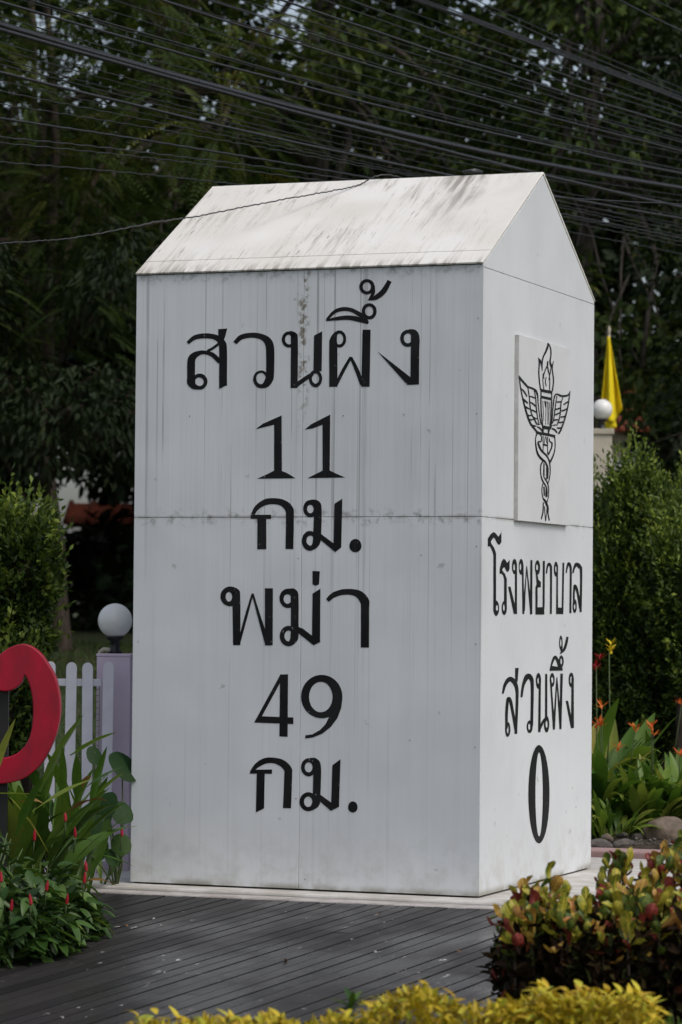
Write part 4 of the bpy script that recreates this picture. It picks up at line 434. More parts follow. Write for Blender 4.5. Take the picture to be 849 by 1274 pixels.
('emblem','e',[('S','-1827 26662 -1527 26649 -1899 26574 -1633 26562 -1977 26486 -1746 26476 -2048 26394 -1841 26391 -2094 26295 -1899 26300 -2113 26190 -1912 26200 -2113 26080 -1893 26095 -2094 25967 -1848 25987 -2057 25852 -1785 25877 -2003 25730 -1706 25761 -1932 25601 -1606 25639 -1838 25477 -1488 25525 -1714 25366 -1353 25430 -1550 25275 -1194 25359 -1355 25201 -1010 25302 -1153 25140 -809 25250 -954 25085 -617 25200 -743 25038 -438 25157 -527 25003 -253 25119 -340 24973 -59 25078 -189 24939 120 25028 -66 24894 266 24969 41 24843 385 24908 134 24788 482 24845 219 24732 558 24784 294 24683 614 24727 355 24639 652 24672 405 24587 673 24608 441 24513 682 24527 457 24410 675 24419 456 24286 654 24293 447 24153 627 24159 442 24024 602 24029'),('S','-1372 26598 -1256 26637 -1236 26560 -1116 26601 -1094 26525 -965 26567 -978 26488 -822 26527 -911 26447 -720 26473 -890 26388 -674 26403 -905 26315 -668 26322 -950 26247 -698 26242 -1004 26206 -780 26169 -1061 26195 -976 26118 -1205 26186 -1186 26100 -1404 26173 -1325 26091 -1603 26124 -1332 26091 -1656 26054 -1314 26077 -1633 25990 -1267 26038 -1575 25926 -1186 25988 -1500 25863 -1096 25931 -1404 25798 -1003 25869 -1280 25726 -898 25801 -1130 25655 -776 25733 -955 25587 -639 25674 -745 25529 -467 25623 -513 25478 -257 25574 -289 25432 -33 25524 -93 25386 171 25470 79 25339 342 25416 239 25294 497 25362 380 25246 637 25303 501 25189 758 25235 601 25121 857 25158 682 25046 934 25075 748 24962 995 24986 803 24871 1043 24891 849 24772 1079 24789 884 24665 1103 24679 902 24554 1112 24563 899 24439 1101 24444 866 24313 1065 24315 807 24177 1007 24177 739 24048 940 24046 677 23941 875 23938 625 23866 813 23859 574 23812 748 23802 523 23765 684 23754 470 23713 622 23704'),('S','669 26441 870 26457 678 26398 888 26413 681 26353 900 26370 698 26305 921 26332 755 26257 960 26306 880 26222 1038 26292 1021 26201 1176 26280 1117 26184 1347 26257 1161 26161 1470 26205 1181 26115 1501 26135 1181 26051 1483 26057 1146 25974 1427 25970 1070 25888 1338 25874 936 25789 1205 25767 751 25677 1032 25649 544 25559 845 25528 346 25443 668 25410'),('S','1743 26623 1986 26643 1788 26508 2019 26527 1837 26392 2055 26410 1877 26278 2085 26292 1892 26164 2096 26175 1881 26051 2089 26059 1852 25938 2068 25943 1802 25826 2030 25828 1732 25718 1971 25715 1633 25611 1884 25602 1508 25505 1774 25490 1371 25403 1653 25383 1237 25310 1534 25286 1110 25231 1417 25200 980 25161 1297 25124 846 25094 1178 25053 711 25024 1062 24982'),('S','-566 26572 -407 26581 -555 26095 -396 26104 -545 25619 -385 25627'),('S','352 26525 512 26534 363 26009 524 26018 375 25494 536 25502'),('S','-514 25960 -434 26068 -56 25953 24 26060 404 25945 484 26053'),('S','-139 26524 0 26527 -207 26307 -88 26309 -276 26090 -177 26092'),('S','28 26504 167 26517 126 26309 245 26320 224 26113 324 26122'),('S','-656 25022 -412 24994 -752 24962 -520 24934 -857 24904 -630 24878 -957 24835 -723 24821 -1026 24747 -792 24746 -1060 24635 -836 24640 -1070 24505 -859 24513 -1059 24371 -859 24382 -1030 24250 -833 24265 -981 24143 -774 24163 -913 24042 -686 24069 -826 23948 -579 23983 -719 23860 -464 23903 -581 23780 -332 23831 -418 23710 -178 23766 -259 23647 -19 23702 -126 23587 118 23637 -17 23533 226 23580 76 23486 318 23528 152 23437 395 23468 217 23370 454 23391 265 23279 488 23293 296 23169 499 23180 321 23053 502 23061 349 22939 509 22946'),('S','-393 24918 -273 24922 -407 24721 -291 24725 -427 24516 -315 24520 -437 24327 -326 24332 -426 24181 -307 24188 -387 24092 -249 24109 -320 24043 -171 24079 -242 24014 -74 24061 -164 23979 39 24025 -58 23927 155 23973 69 23872 282 23919 194 23817 411 23859 300 23758 521 23795 390 23698 609 23731 469 23638 684 23665 535 23570 744 23590 585 23486 785 23500 619 23378 808 23388 639 23251 815 23258 639 23121 805 23125 616 23001 776 23002 560 22896 722 22893 476 22797 646 22790 380 22700 563 22692 290 22601 484 22593'),('S','-328 24871 -169 24879 -320 24505 -161 24512 -312 24138 -152 24145'),('S','162 24699 483 24712 184 24332 444 24342 205 23965 406 23972'),('S','-603 23690 -406 23689 -644 23592 -459 23590 -690 23493 -518 23493 -727 23393 -564 23395 -741 23290 -582 23295 -730 23179 -567 23187 -701 23062 -528 23074 -652 22949 -468 22966 -581 22848 -390 22871 -477 22764 -285 22796 -346 22692 -151 22732 -211 22629 -7 22670 -87 22565 126 22604 32 22498 244 22535 154 22432 357 22465 262 22365 459 22393 346 22295 541 22315 394 22220 589 22233 415 22140 611 22150 433 22053 629 22064 469 21958 668 21973 531 21853 735 21871 606 21741 820 21760 685 21626 911 21646 762 21512 999 21533'),('S','-390 23497 -112 23512 -343 23230 -64 23244 -295 22962 -16 22977'),('S','81 23420 321 23429 70 23150 310 23158 60 22880 300 22888'),('S','-454 22794 -350 22833 -303 22761 -202 22801 -153 22732 -49 22771 -14 22698 107 22733 116 22649 253 22678 247 22577 393 22602 377 22489 528 22511 489 22395 644 22413 565 22305 724 22318 592 22222 753 22228 582 22138 742 22140 556 22052 717 22054 538 21966 699 21968'),('S','-462 22568 -263 22573 -475 22431 -265 22437 -484 22294 -263 22300 -501 22159 -269 22163 -536 22031 -298 22031 -597 21910 -360 21905 -679 21794 -443 21785 -768 21678 -535 21669 -854 21561 -622 21553'),('S','-188 22331 -28 22339 -163 22221 -10 22229 -138 22112 8 22119 -112 22002 28 22009 -85 21894 55 21901 -55 21786 90 21794 -24 21679 131 21688 7 21572 175 21582 38 21465 218 21476'),('S','301 22252 421 22254 285 22153 404 22155 270 22054 388 22056 252 21955 369 21957 226 21858 346 21858 189 21761 316 21760 144 21664 281 21663 96 21568 243 21566 49 21471 207 21470'),('P','-1776 26689 -573 26742 848 26724 2033 26707 1866 26549 851 26577 -569 26571 -1774 26577')])]

def glyph_mesh(face, prims):
    v = []; f = []
    k = 10000. if face == 'e' else 1000.
    for j, (kind, s) in enumerate(prims):
        a = [float(q)/k for q in s.split()]; pts = list(zip(a[0::2], a[1::2]))
        if kind == 'P':                                     # drop repeated points
            pts = [p for q, p in enumerate(pts) if p != pts[q-1]]
        off = .0016 + .00012*j if face != 'e' else .0016 + .00003*j
        o = len(v)
        for u, z in pts:
            v.append((u, y0-off, z) if face == 'f' else (x1+off, u, z) if face == 's' else (x1+.0262+off, u, z))
        if kind == 'P': f.append(tuple(range(o, o+len(pts))))
        else: f += [(o+2*i, o+2*i+1, o+2*i+3, o+2*i+2) for i in range(len(pts)//2-1)]
    return v, f
for nm, face, prims in GLYPHS:
    mo('painted_'+nm, *glyph_mesh(face, prims), M['paint'], bo if face == 'e' else mon)
# rivets and small stains down the front edge
rv = mesh('rivet_mesh', *lathe([(.0, -.0025), (.0028, -.002), (.0036, 0)], 8), M['rivet'])
for px, z in [(x1-.03, 3.55), (x1-.03, 3.26), (x1-.035, 2.72), (x1-.03, 1.97), (x1-.03, 1.42), (x1-.03, .84), (SX+.04, .06), (SX-.02, .52), (SX-.02, 1.9), (x0+.03, 3.55), (SX+.62, 2.72), (SX+.25, 2.72), (x0+.35, 2.73), (x1-.36, 1.92), (x1-.42, .87)]:
    link('rivet', rv, mon, loc=(px, y0-.001, z), rot=(R(-90), 0, 0))
for u, z in [(.70, .52), (.78, .40)]:
    link('rivet', rv, mon, loc=(x1+.001, u, z), rot=(0, R(90), 0), scale=(1.6, 1.6, 1))
# ------------------------------------------------------------------ leaf builders
def unit(a): return a/(np.linalg.norm(a, axis=1)[:, None]+1e-9)

def leaf_cloud(name, P, D, N, L, Wd, tint, mat, parent=None, hexa=True, kind='stuff', fold=.18):
    """one mesh of many separate leaves: base point P, direction D, rough normal N"""
    n = len(P); D = unit(D); Sd = unit(np.cross(D, N)); Nn = np.cross(Sd, D)
    L = L[:, None]; Wd = Wd[:, None]; up = Nn*Wd*fold
    if hexa:
        pts = [P, P+D*L*.3+Sd*Wd*.46+up, P+D*L*.68+Sd*Wd*.42+up*.8-Nn*L*.04, P+D*L-Nn*L*.12, P+D*L*.68-Sd*Wd*.42+up*.8-Nn*L*.04, P+D*L*.3-Sd*Wd*.46+up]
        q = np.array([[0, 1, 2, 3], [0, 3, 4, 5]])
    else:
        pts = [P, P+D*L*.5+Sd*Wd*.5+up, P+D*L-Nn*L*.08, P+D*L*.5-Sd*Wd*.5+up]
        q = np.array([[0, 1, 2], [0, 2, 3]])
    k = len(pts); V = np.stack(pts, 1).reshape(-1, 3)
    Fc = (np.arange(n)[:, None, None]*k + q[None]).reshape(-1, q.shape[1])
    me = bpy.data.meshes.new(name)
    me.vertices.add(len(V)); me.vertices.foreach_set('co', V.astype(np.float32).ravel())
    me.loops.add(Fc.size); me.loops.foreach_set('vertex_index', Fc.astype(np.int32).ravel())
    me.polygons.add(len(Fc)); me.polygons.foreach_set('loop_start', np.arange(0, Fc.size, q.shape[1], dtype=np.int32))
    me.update(calc_edges=True)
    at_ = me.attributes.new('tint', 'FLOAT', 'POINT'); at_.data.foreach_set('value', np.repeat(tint, k).astype(np.float32))
    me.materials.append(mat)
    o = link(name, me, parent)
    if kind: o['kind'] = kind
    return o

def rnd_dir(n): return unit(RNG.normal(size=(n, 3)))

def clump_leaves(centres, radii, per, L, Wd, droop=.3, flat=.7, tmean=.5):
    P = []; D = []; N = []; LL = []; WW = []; TT = []
    for c, r in zip(centres, radii):
        n = int(per*(r**2)); u = rnd_dir(n); rad = r*RNG.uniform(.25, 1, n)**.6
        p = np.array(c)+u*rad[:, None]*np.array([1, 1, flat])
        d = u*np.array([1, 1, .5])+RNG.normal(size=(n, 3))*.5; d[:, 2] -= droop
        nn = np.array([0, 0, 1.])+RNG.normal(size=(n, 3))*.45
        P.append(p); D.append(d); N.append(nn); LL.append(L*RNG.uniform(.65, 1.25, n)); WW.append(Wd*RNG.uniform(.7, 1.2, n))
        TT.append(np.clip(RNG.normal(tmean, .16, n)+RNG.normal(0, .12), 0, 1))
    c_ = np.concatenate
    return c_(P), c_(D), c_(N), c_(LL), c_(WW), c_(TT)

def frond_leaves(centres, radii, per, Lf, npair, leafL, leafW, flat=.7):
    P = []; D = []; N = []; TT = []
    for c, r in zip(centres, radii):
        n = int(per*r**2); u = rnd_dir(n); rad = r*RNG.uniform(.2, 1, n)**.6
        base = np.array(c)+u*rad[:, None]*np.array([1, 1, flat])
        d = u*np.array([1, 1, .25])+RNG.normal(size=(n, 3))*.35; d[:, 2] = d[:, 2]*.5-.12; d = unit(d)
        side = unit(np.cross(d, np.array([[0, 0, 1.]])+RNG.normal(size=(n, 3))*.2))
        nn = np.cross(side, d)
        tt = np.clip(RNG.normal(.5, .2, n)+RNG.normal(0, .13), 0, 1)
        ln = Lf*RNG.uniform(.7, 1.2, n)
        for j in range(npair):
            s = (j+.8)/npair
            q = base+d*(ln*s)[:, None]; q[:, 2] -= .35*ln*s*s
            w = math.sin(math.pi*min(1, .25+s*.72))
            for sg in (1, -1):
                P.append(q); D.append(side*sg+d*.55-np.array([0, 0, .18])*np.ones((n, 1))); N.append(nn); TT.append((tt, w))
    Pn = np.concatenate(P); t = np.concatenate([a for a, w in TT]); ws = np.concatenate([np.full(len(a), w) for a, w in TT])
    k = len(Pn)
    return Pn, np.concatenate(D), np.concatenate(N), leafL*ws*RNG.uniform(.8, 1.2, k), leafW*RNG.uniform(.8, 1.2, k), t

def limb(p0, p1, r0, r1, seg=6, wob=.08, seed=0):
    p0 = Vector(p0); p1 = Vector(p1); d = (p1-p0).length; out = []; rad = []
    for i in range(seg+1):
        t = i/seg; p = p0.lerp(p1, t); k = math.sin(math.pi*t)
        p += Vector((mnoise.noise((seed, t*2.2, 0)), mnoise.noise((seed, t*2.2, 9)), mnoise.noise((seed, t*2.2, 5))*.5+.25*k))*wob*d*k*1.6
        out.append(p); rad.append(r0+(r1-r0)*t**.8)
    return tubevf(out, rad, 8)

def tree(name, label, base, fork_h, top, r0, centres, radii, leaves, leafm, bark, nlimb=9, group=None, cat='tree', hexa=True):
    base = Vector(base); t = empty(name, base)
    fork = base+Vector((random.uniform(-.3, .3), random.uniform(-.3, .3), fork_h)); tp = Vector(top)
    tr = MB(); pts = [base+Vector((0, 0, -.3)), base+Vector((0, 0, .15)), base.lerp(fork, .5)+Vector((.07, 0, 0)), fork, fork.lerp(tp, .5)+Vector((.25, .1, 0)), tp]
    rd = [r0*1.5, r0*1.15, r0*.92, r0*.8, r0*.45, r0*.1]
    P = []; Q = []
    for i in range(len(pts)-1):
        for k in range(4): P.append(pts[i].lerp(pts[i+1], k/4)+Vector((mnoise.noise((i+k/4, 3.3, base.x)), mnoise.noise((i+k/4, 8.8, base.x)), 0))*.09); Q.append(rd[i]+(rd[i+1]-rd[i])*k/4)
    P.append(pts[-1]); Q.append(rd[-1]); tr.add(tubevf(P, Q, 12))
    o = tr.build('trunk', bark, t, True); o.matrix_parent_inverse = Matrix.Translation(-base)
    cs = [Vector(c) for c in centres]; order = sorted(range(len(cs)), key=lambda i: -radii[i])
    mains = []
    for j, i in enumerate(order[:nlimb]):
        s = random.uniform(.15, .8); p0 = fork.lerp(tp, s) if j % 3 else fork.lerp(tp, s*.35)
        b = MB(); b.add(limb(p0, cs[i], r0*.42*(1-s*.4), .03, 8, .10, j+base.x)); mains.append((p0, cs[i]))
        for c in sorted(cs, key=lambda q: (q-cs[i]).length)[1:4]:
            b.add(limb(p0.lerp(cs[i], .55), c, r0*.14, .012, 5, .1, j*3.1))
        for _ in range(5):
            e = cs[i]+Vector((random.uniform(-1, 1), random.uniform(-1, 1), random.uniform(-.5, .8)))*radii[i]*.8
            b.add(limb(p0.lerp(cs[i], random.uniform(.6, .95)), e, .022, .005, 4, .1, _*2.7+j))
        o = b.build('limb', bark, t, True); o.matrix_parent_inverse = Matrix.Translation(-base)
    o = leaf_cloud('crown', *leaves, leafm, t, hexa); o.matrix_parent_inverse = Matrix.Translation(-base)
    tag(t, label, cat, group)
    return t

def scatter(n, box, rlo, rhi, mind=.0):
    out = []; rad = []
    k = 0
    while len(out) < n and k < n*60:
        k += 1
        p = np.array([random.uniform(*box[0]), random.uniform(*box[1]), random.uniform(*box[2])])
        if all(np.linalg.norm(p-q) > mind for q in out): out.append(p); rad.append(random.uniform(rlo, rhi))
    return out, rad

LM = {}
LM['feather'] = leafmat('feathery_leaf', [(.0, (.010, .022, .006)), (.5, (.042, .07, .014)), (.8, (.095, .125, .025)), (1., (.14, .125, .026))], transl=.3, rough=.6, spec=.2)
LM['broad'] = leafmat('broad_tree_leaf', [(.0, (.012, .026, .007)), (.55, (.044, .075, .016)), (.85, (.11, .15, .03)), (1., (.18, .175, .04))], transl=.25, rough=.55, spec=.22)
LM['dark'] = leafmat('dark_tree_leaf', [(.0, (.008, .017, .006)), (.6, (.020, .034, .010)), (1., (.048, .06, .016))], transl=.2, rough=.6, spec=.2)
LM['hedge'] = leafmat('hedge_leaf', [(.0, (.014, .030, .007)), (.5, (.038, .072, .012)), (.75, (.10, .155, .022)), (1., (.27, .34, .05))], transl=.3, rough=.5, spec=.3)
LM['fern'] = leafmat('strap_leaf', [(.0, (.05, .12, .016)), (.4, (.09, .18, .022)), (.75, (.16, .26, .035)), (.92, (.27, .33, .06)), (1., (.36, .30, .07))], 'obj', transl=.35, rough=.42)
LM['fernd'] = leafmat('dark_strap_leaf', [(.0, (.035, .08, .014)), (.5, (.07, .14, .02)), (.85, (.13, .21, .03)), (1., (.24, .26, .04))], 'obj', transl=.3, rough=.42)
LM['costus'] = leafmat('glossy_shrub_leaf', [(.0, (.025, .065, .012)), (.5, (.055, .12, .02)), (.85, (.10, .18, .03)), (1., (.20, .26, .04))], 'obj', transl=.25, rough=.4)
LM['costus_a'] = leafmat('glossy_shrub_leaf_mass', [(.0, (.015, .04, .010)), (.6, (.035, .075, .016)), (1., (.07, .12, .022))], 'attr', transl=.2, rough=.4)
LM['taro'] = leafmat('dark_broad_leaf', [(.0, (.010, .034, .009)), (.7, (.022, .06, .013)), (1., (.05, .10, .018))], 'obj', transl=.3, rough=.55, spec=.2)
LM['gold'] = leafmat('golden_leaf', [(.0, (.16, .13, .012)), (.35, (.46, .33, .02)), (.7, (.68, .53, .035)), (1., (.42, .46, .045))], 'attr', transl=.3, rough=.5)
LM['gold_o'] = leafmat('golden_leaf_single', [(.0, (.45, .28, .02)), (.3, (.68, .48, .03)), (.6, (.78, .62, .05)), (.85, (.62, .60, .06)), (1., (.34, .42, .05))], 'obj', transl=.3, rough=.5)
def crotonmat(name, ramp, vein, amount):
    t = NT(name); rp = t.n('ShaderNodeValToRGB'); t.l(t.n('ShaderNodeObjectInfo').outputs['Random'], rp.inputs[0])
    while len(rp.color_ramp.elements) < len(ramp): rp.color_ramp.elements.new(.5)
    for e, (p, c) in zip(rp.color_ramp.elements, ramp): e.position = p; e.color = (*c, 1)
    v = t.coord('Object'); x, y, z = t.sep(v)[0:3]; ax = t.math('ABSOLUTE', x)
    fr = t.math('FRACT', t.math('MULTIPLY', t.math('SUBTRACT', z, t.math('MULTIPLY', ax, 1.1)), 6.5))
    side = t.step(t.math('ABSOLUTE', t.math('SUBTRACT', fr, .5)), .12, .3)
    mid = t.step(ax, .015, .05, 1, 0); blot = t.step(t.noise(v, 6, 3), .38, .62)
    col = t.mix(t.math('MULTIPLY', t.math('MAXIMUM', mid, t.math('MULTIPLY', side, blot)), amount), rp.outputs[0], vein)
    col = t.mix(t.step(ax, .15, .26, 0, .35), col, t.mix(.5, rp.outputs[0], (.22, .05, .03)))
    b = t.pbr(col, .4, None, .3); tr = t.n('ShaderNodeBsdfTranslucent'); t.l(col, tr.inputs[0])
    mx = t.n('ShaderNodeMixShader'); mx.inputs[0].default_value = .22; t.l(b.outputs[0], mx.inputs[1]); t.l(tr.outputs[0], mx.inputs[2]); return t.done(mx)
LM['cro_y'] = crotonmat('croton_yellow_green', [(.0, (.09, .15, .02)), (.45, (.16, .21, .025)), (1., (.30, .27, .03))], (.52, .42, .05), .9)
LM['cro_o'] = crotonmat('croton_orange', [(.0, (.36, .17, .03)), (.5, (.28, .20, .03)), (1., (.40, .13, .05))], (.55, .34, .07), .8)
LM['cro_r'] = crotonmat('croton_red', [(.0, (.10, .016, .014)), (.5, (.16, .03, .02)), (1., (.07, .014, .014))], (.34, .06, .04), .7)
LM['cro_g'] = crotonmat('croton_green', [(.0, (.02, .05, .012)), (.6, (.045, .09, .018)), (1., (.09, .13, .022))], (.22, .24, .03), .5)
LM['dry'] = leafmat('dry_leaf', [(.0, (.16, .08, .03)), (1., (.28, .17, .05))], 'obj', transl=.2, rough=.7)
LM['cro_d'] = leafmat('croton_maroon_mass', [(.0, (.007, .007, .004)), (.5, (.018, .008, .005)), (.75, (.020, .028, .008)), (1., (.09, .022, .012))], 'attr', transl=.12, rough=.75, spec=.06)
LM['fl_o'] = leafmat('orange_flower', [(.0, (.62, .10, .02)), (1., (.75, .20, .03))], 'obj', transl=.3)
LM['fl_r'] = leafmat('red_flower', [(.0, (.42, .008, .025)), (1., (.30, .006, .015))], 'obj', transl=.2)
LM['fl_y'] = leafmat('yellow_flower', [(.0, (.75, .55, .02)), (1., (.8, .62, .03))], 'obj', transl=.2)

# ------------------------------------------------------------------ background trees
# feathery tree on the left, trunk standing on the lawn
b = at(75, 800, 40); b.z = gz(b.x, 40)
cs, rs = scatter(85, ((-9.5, -1.2), (35.5, 42), (4.6, 13)), .7, 1.25, .8)
c2, r2 = scatter(12, ((-6.5, -1.6), (34.5, 37), (4.2, 8.5)), .7, 1.1, .8)
LEAF = frond_leaves(cs+c2, rs+r2, 46, .78, 19, .115, .028)
tree('feathery_tree', 'large dark feathery leaved tree at left with its trunk on the lawn', b, 2.6, (b.x-.5, 39.5, 11.5), .13, cs+c2, rs+r2, LEAF, LM['feather'], M['bark'], 14, 'trees behind the monument', hexa=False)
# drooping broad leaves under it
b = at(20, 800, 37.5); b.z = gz(b.x, 37.5)
cs, rs = scatter(30, ((-5.5, -2.3), (34, 37), (3.35, 5.6)), .45, .8, .5)
tree('understory_tree', 'low dark tree with drooping leaves between the feathery tree and the left hedge', b, 1.5, (b.x+.3, 36, 5), .07, cs, rs, clump_leaves(cs, rs, 620, .14, .05, .9, .8, .35), LM['dark'], M['bark'], 8, 'trees behind the monument')
# broad leaved tree behind the roof
b = Vector((-.6, 46, gz(0, 46)))
cs, rs = scatter(80, ((-5.5, 3.2), (43, 49), (6.0, 14.5)), .6, 1.15, .95)
tree('broad_leaved_tree', 'broad leaved tree rising behind the roof with sky showing through its crown', b, 5.0, (-.4, 46, 13.5), .2, cs, rs, clump_leaves(cs, rs, 420, .20, .10, .35, .8, .5), LM['broad'], M['bark2'], 16, 'trees behind the monument')
# tree on the right with bare limbs
b = Vector((3.35, 40, gz(3, 40)))
cs, rs = scatter(75, ((1.2, 8.5), (37.5, 43), (4.6, 13)), .6, 1.1, .95)
tree('limby_tree', 'tall tree at right with bare grey limbs showing behind the gable', b, 4.8, (3.0, 40, 12.5), .16, cs, rs, clump_leaves(cs, rs, 420, .17, .085, .35, .8, .55), LM['broad'], M['bark2'], 16, 'trees behind the monument')
# dense dark tree at the right edge
b = Vector((5.6, 36.5, gz(5.6, 36)))
cs, rs = scatter(50, ((3.75, 7.5), (35, 38), (2.2, 8.2)), .5, .85, .55)
tree('dense_dark_tree', 'dense dark evergreen at the right edge behind the clipped shrubs', b, 1.8, (5.5, 36.4, 8), .13, cs, rs, clump_leaves(cs, rs, 650, .12, .05, .5, .9, .35), LM['dark'], M['bark'], 8, 'trees behind the monument')
# far wood closing the view
cs, rs = scatter(240, ((-26, 26), (54, 66), (1.5, 10.)), 1.0, 2.1, 1.0)
c2, r2 = scatter(150, ((-26, 26), (54, 66), (9.5, 17.5)), .9, 2.0, 1.1); cs += c2; rs += r2
wood = leaf_cloud('wood', *clump_leaves(cs, rs, 170, .44, .26, .4, .8, .35), LM['dark'], None, True)
tag(wood, 'dark mass of trees far behind everything', 'wood', kind='stuff')
cs, rs = scatter(150, ((-12, 11), (50, 54), (1.4, 7.5)), .8, 1.5, .75)
keep = [i for i, c in enumerate(cs) if not (-4.7 < c[0]*50/c[1] < -3.2 and 3.0 < c[2] < 4.1)]; cs = [cs[i] for i in keep]; rs = [rs[i] for i in keep]   # a gap where the pavilion shows
und = leaf_cloud('undergrowth', *clump_leaves(cs, rs, 260, .28, .16, .4, .8, .3), LM['dark'], None, True)
tag(und, 'dark undergrowth below the far trees', 'undergrowth', kind='stuff')

# ------------------------------------------------------------------ clipped shrubs
def shrub(name, label, boxes, n, group, seed, cat='hedge', size=(.048, .024), lift=0.):
    c0 = boxes[0]
    base = Vector((c0[0], c0[1], gz(c0[0], c0[1]))); t = empty(name, base); inv = Matrix.Translation(-base)
    rg = np.random.default_rng(seed); P = []; D = []; N = []; TT = []
    core = MB()
    area = [b[3]*b[5]+b[4]*b[5]+b[3]*b[4] for b in boxes]; tot = sum(area)
    for bi, (cx, cy, cz, rx, ry, rz) in enumerate(boxes):
        k = int(n*area[bi]/tot); u = unit(rg.normal(size=(k, 3)))
        u = np.sign(u)*np.abs(u)**.72; u = unit(u)*(.9+.1*np.abs(u).max(1))[:, None]
        lump = np.array([mnoise.noise((p[0]*2.6+bi*7, p[1]*2.6, p[2]*2.6+seed))*.22+mnoise.noise((p[0]*7, p[1]*7+bi, p[2]*7))*.17+mnoise.noise((p[0]*17, p[1]*17+bi, p[2]*17))*.08 for p in u])
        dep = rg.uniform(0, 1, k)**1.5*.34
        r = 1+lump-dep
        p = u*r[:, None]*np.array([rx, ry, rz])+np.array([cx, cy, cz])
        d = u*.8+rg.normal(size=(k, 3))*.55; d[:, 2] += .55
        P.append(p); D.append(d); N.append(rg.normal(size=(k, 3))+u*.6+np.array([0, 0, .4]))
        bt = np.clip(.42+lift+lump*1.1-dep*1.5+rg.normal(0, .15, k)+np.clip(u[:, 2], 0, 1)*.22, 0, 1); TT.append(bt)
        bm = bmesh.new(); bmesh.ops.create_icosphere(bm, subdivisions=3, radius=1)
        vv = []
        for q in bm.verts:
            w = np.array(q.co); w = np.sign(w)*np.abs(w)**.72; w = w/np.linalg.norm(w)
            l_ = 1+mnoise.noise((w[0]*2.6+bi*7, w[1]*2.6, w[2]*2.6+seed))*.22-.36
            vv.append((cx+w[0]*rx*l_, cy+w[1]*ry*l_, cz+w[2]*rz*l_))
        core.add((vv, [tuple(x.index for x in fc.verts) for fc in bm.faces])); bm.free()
        # upright new shoots on the surface
        m_ = k//22; su = u[:m_]; sp0 = p[:m_]; sdir = rg.normal(size=(m_, 3))
        for j in range(10):
            q = sp0+np.array([0, 0, .017])*j+su*(.010*j)+sdir*(.006*j)
            dd = rg.normal(size=(m_, 3))*.6+su*.5+np.array([0, 0, .7])
            P.append(q); D.append(dd); N.append(rg.normal(size=(m_, 3))+np.array([0, 0, .6])); TT.append(np.clip(bt[:m_]*.7+.36+rg.normal(0, .1, m_), 0, 1))
    P = np.concatenate(P); k = len(P)
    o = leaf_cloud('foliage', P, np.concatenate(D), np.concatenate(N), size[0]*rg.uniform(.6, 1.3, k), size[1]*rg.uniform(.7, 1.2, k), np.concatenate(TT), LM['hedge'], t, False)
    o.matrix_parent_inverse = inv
    o = core.build('dark_filler', M['twig'], t, True); o.matrix_parent_inverse = inv  # solid dark blob added to block see-through, standing in for shaded twigs
    st = MB()
    for cx, cy, cz, rx, ry, rz in boxes:
        st.add(tubevf([(cx, cy, gz(cx, cy)-.1), (cx+.03, cy, cz-rz*.6)], [.05, .035], 8))
    o = st.build('stem', M['bark'], t, True); o.matrix_parent_inverse = inv
    tag(t, label, cat, group)
    return t

def bx(px, py, Y, rx, ry, rz):
    c = at(px, py, Y); return (c.x, c.y, c.z, rx, ry, rz)
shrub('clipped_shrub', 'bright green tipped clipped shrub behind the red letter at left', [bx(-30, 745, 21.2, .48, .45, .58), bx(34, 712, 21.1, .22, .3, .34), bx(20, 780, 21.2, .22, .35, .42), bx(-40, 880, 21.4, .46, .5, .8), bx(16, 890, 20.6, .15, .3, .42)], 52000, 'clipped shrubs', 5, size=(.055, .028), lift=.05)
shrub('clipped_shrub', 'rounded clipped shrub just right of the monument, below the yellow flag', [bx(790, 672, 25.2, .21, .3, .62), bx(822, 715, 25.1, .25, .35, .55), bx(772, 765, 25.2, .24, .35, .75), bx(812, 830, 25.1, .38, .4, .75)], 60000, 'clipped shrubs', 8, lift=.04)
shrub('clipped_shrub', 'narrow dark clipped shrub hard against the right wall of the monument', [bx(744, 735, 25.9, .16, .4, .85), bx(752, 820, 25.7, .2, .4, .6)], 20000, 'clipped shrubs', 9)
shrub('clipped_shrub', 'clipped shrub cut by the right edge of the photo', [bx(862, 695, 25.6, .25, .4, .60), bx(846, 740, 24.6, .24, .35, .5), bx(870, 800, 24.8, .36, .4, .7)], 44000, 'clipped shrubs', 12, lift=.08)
# ------------------------------------------------------------------ fence, post and lamp at left
FY = 19.05
fe = empty('picket_fence', at(80, 1075, FY)); tag(fe, 'white picket fence with rounded tops beside the lilac post', 'fence')
finv = Matrix.Translation(-fe.location)
def fpx(px): return at(px, 850, FY).x
fz = lambda py: at(90, py, FY).z
hw = .032
pk_pts = [(-hw, .06), (hw, .06)] + [(hw*math.cos(t), fz(840)+hw*1.1*math.sin(t)+.045) for t in [math.pi*k/8 for k in range(9)]]
pkm = mesh('picket_mesh', *prism(pk_pts, lambda u, w, t: (u, t, w), -.011, .011), M['fence'])
for k in range(1, 5):
    pxx = 134 - 23.3*(4-k)
    o = link('picket', pkm, fe); o.matrix_parent_inverse = finv; o.location = (fpx(pxx), FY-.022+random.uniform(-.002, .002), random.uniform(-.006, .006)); o.rotation_euler = (0, R(random.uniform(-.5, .5)), 0)
for z in (fz(849), .28):
    o = mo('rail', *boxvf(fpx(54), fpx(126), FY-.008, FY+.02, z-.022, z+.022), M['fence'], fe); bevel(o, .003); o.matrix_parent_inverse = finv
wm = MB()
for k in range(60):
    xx = fpx(54)+k*.038
    if xx < fpx(124): wm.add(boxvf(xx-.0018, xx+.0018, FY+.024, FY+.027, .1, fz(850)))
for k in range(28):
    z = .12+k*.038
    if z < fz(852): wm.add(boxvf(fpx(54), fpx(124), FY+.0275, FY+.030, z-.0018, z+.0018))
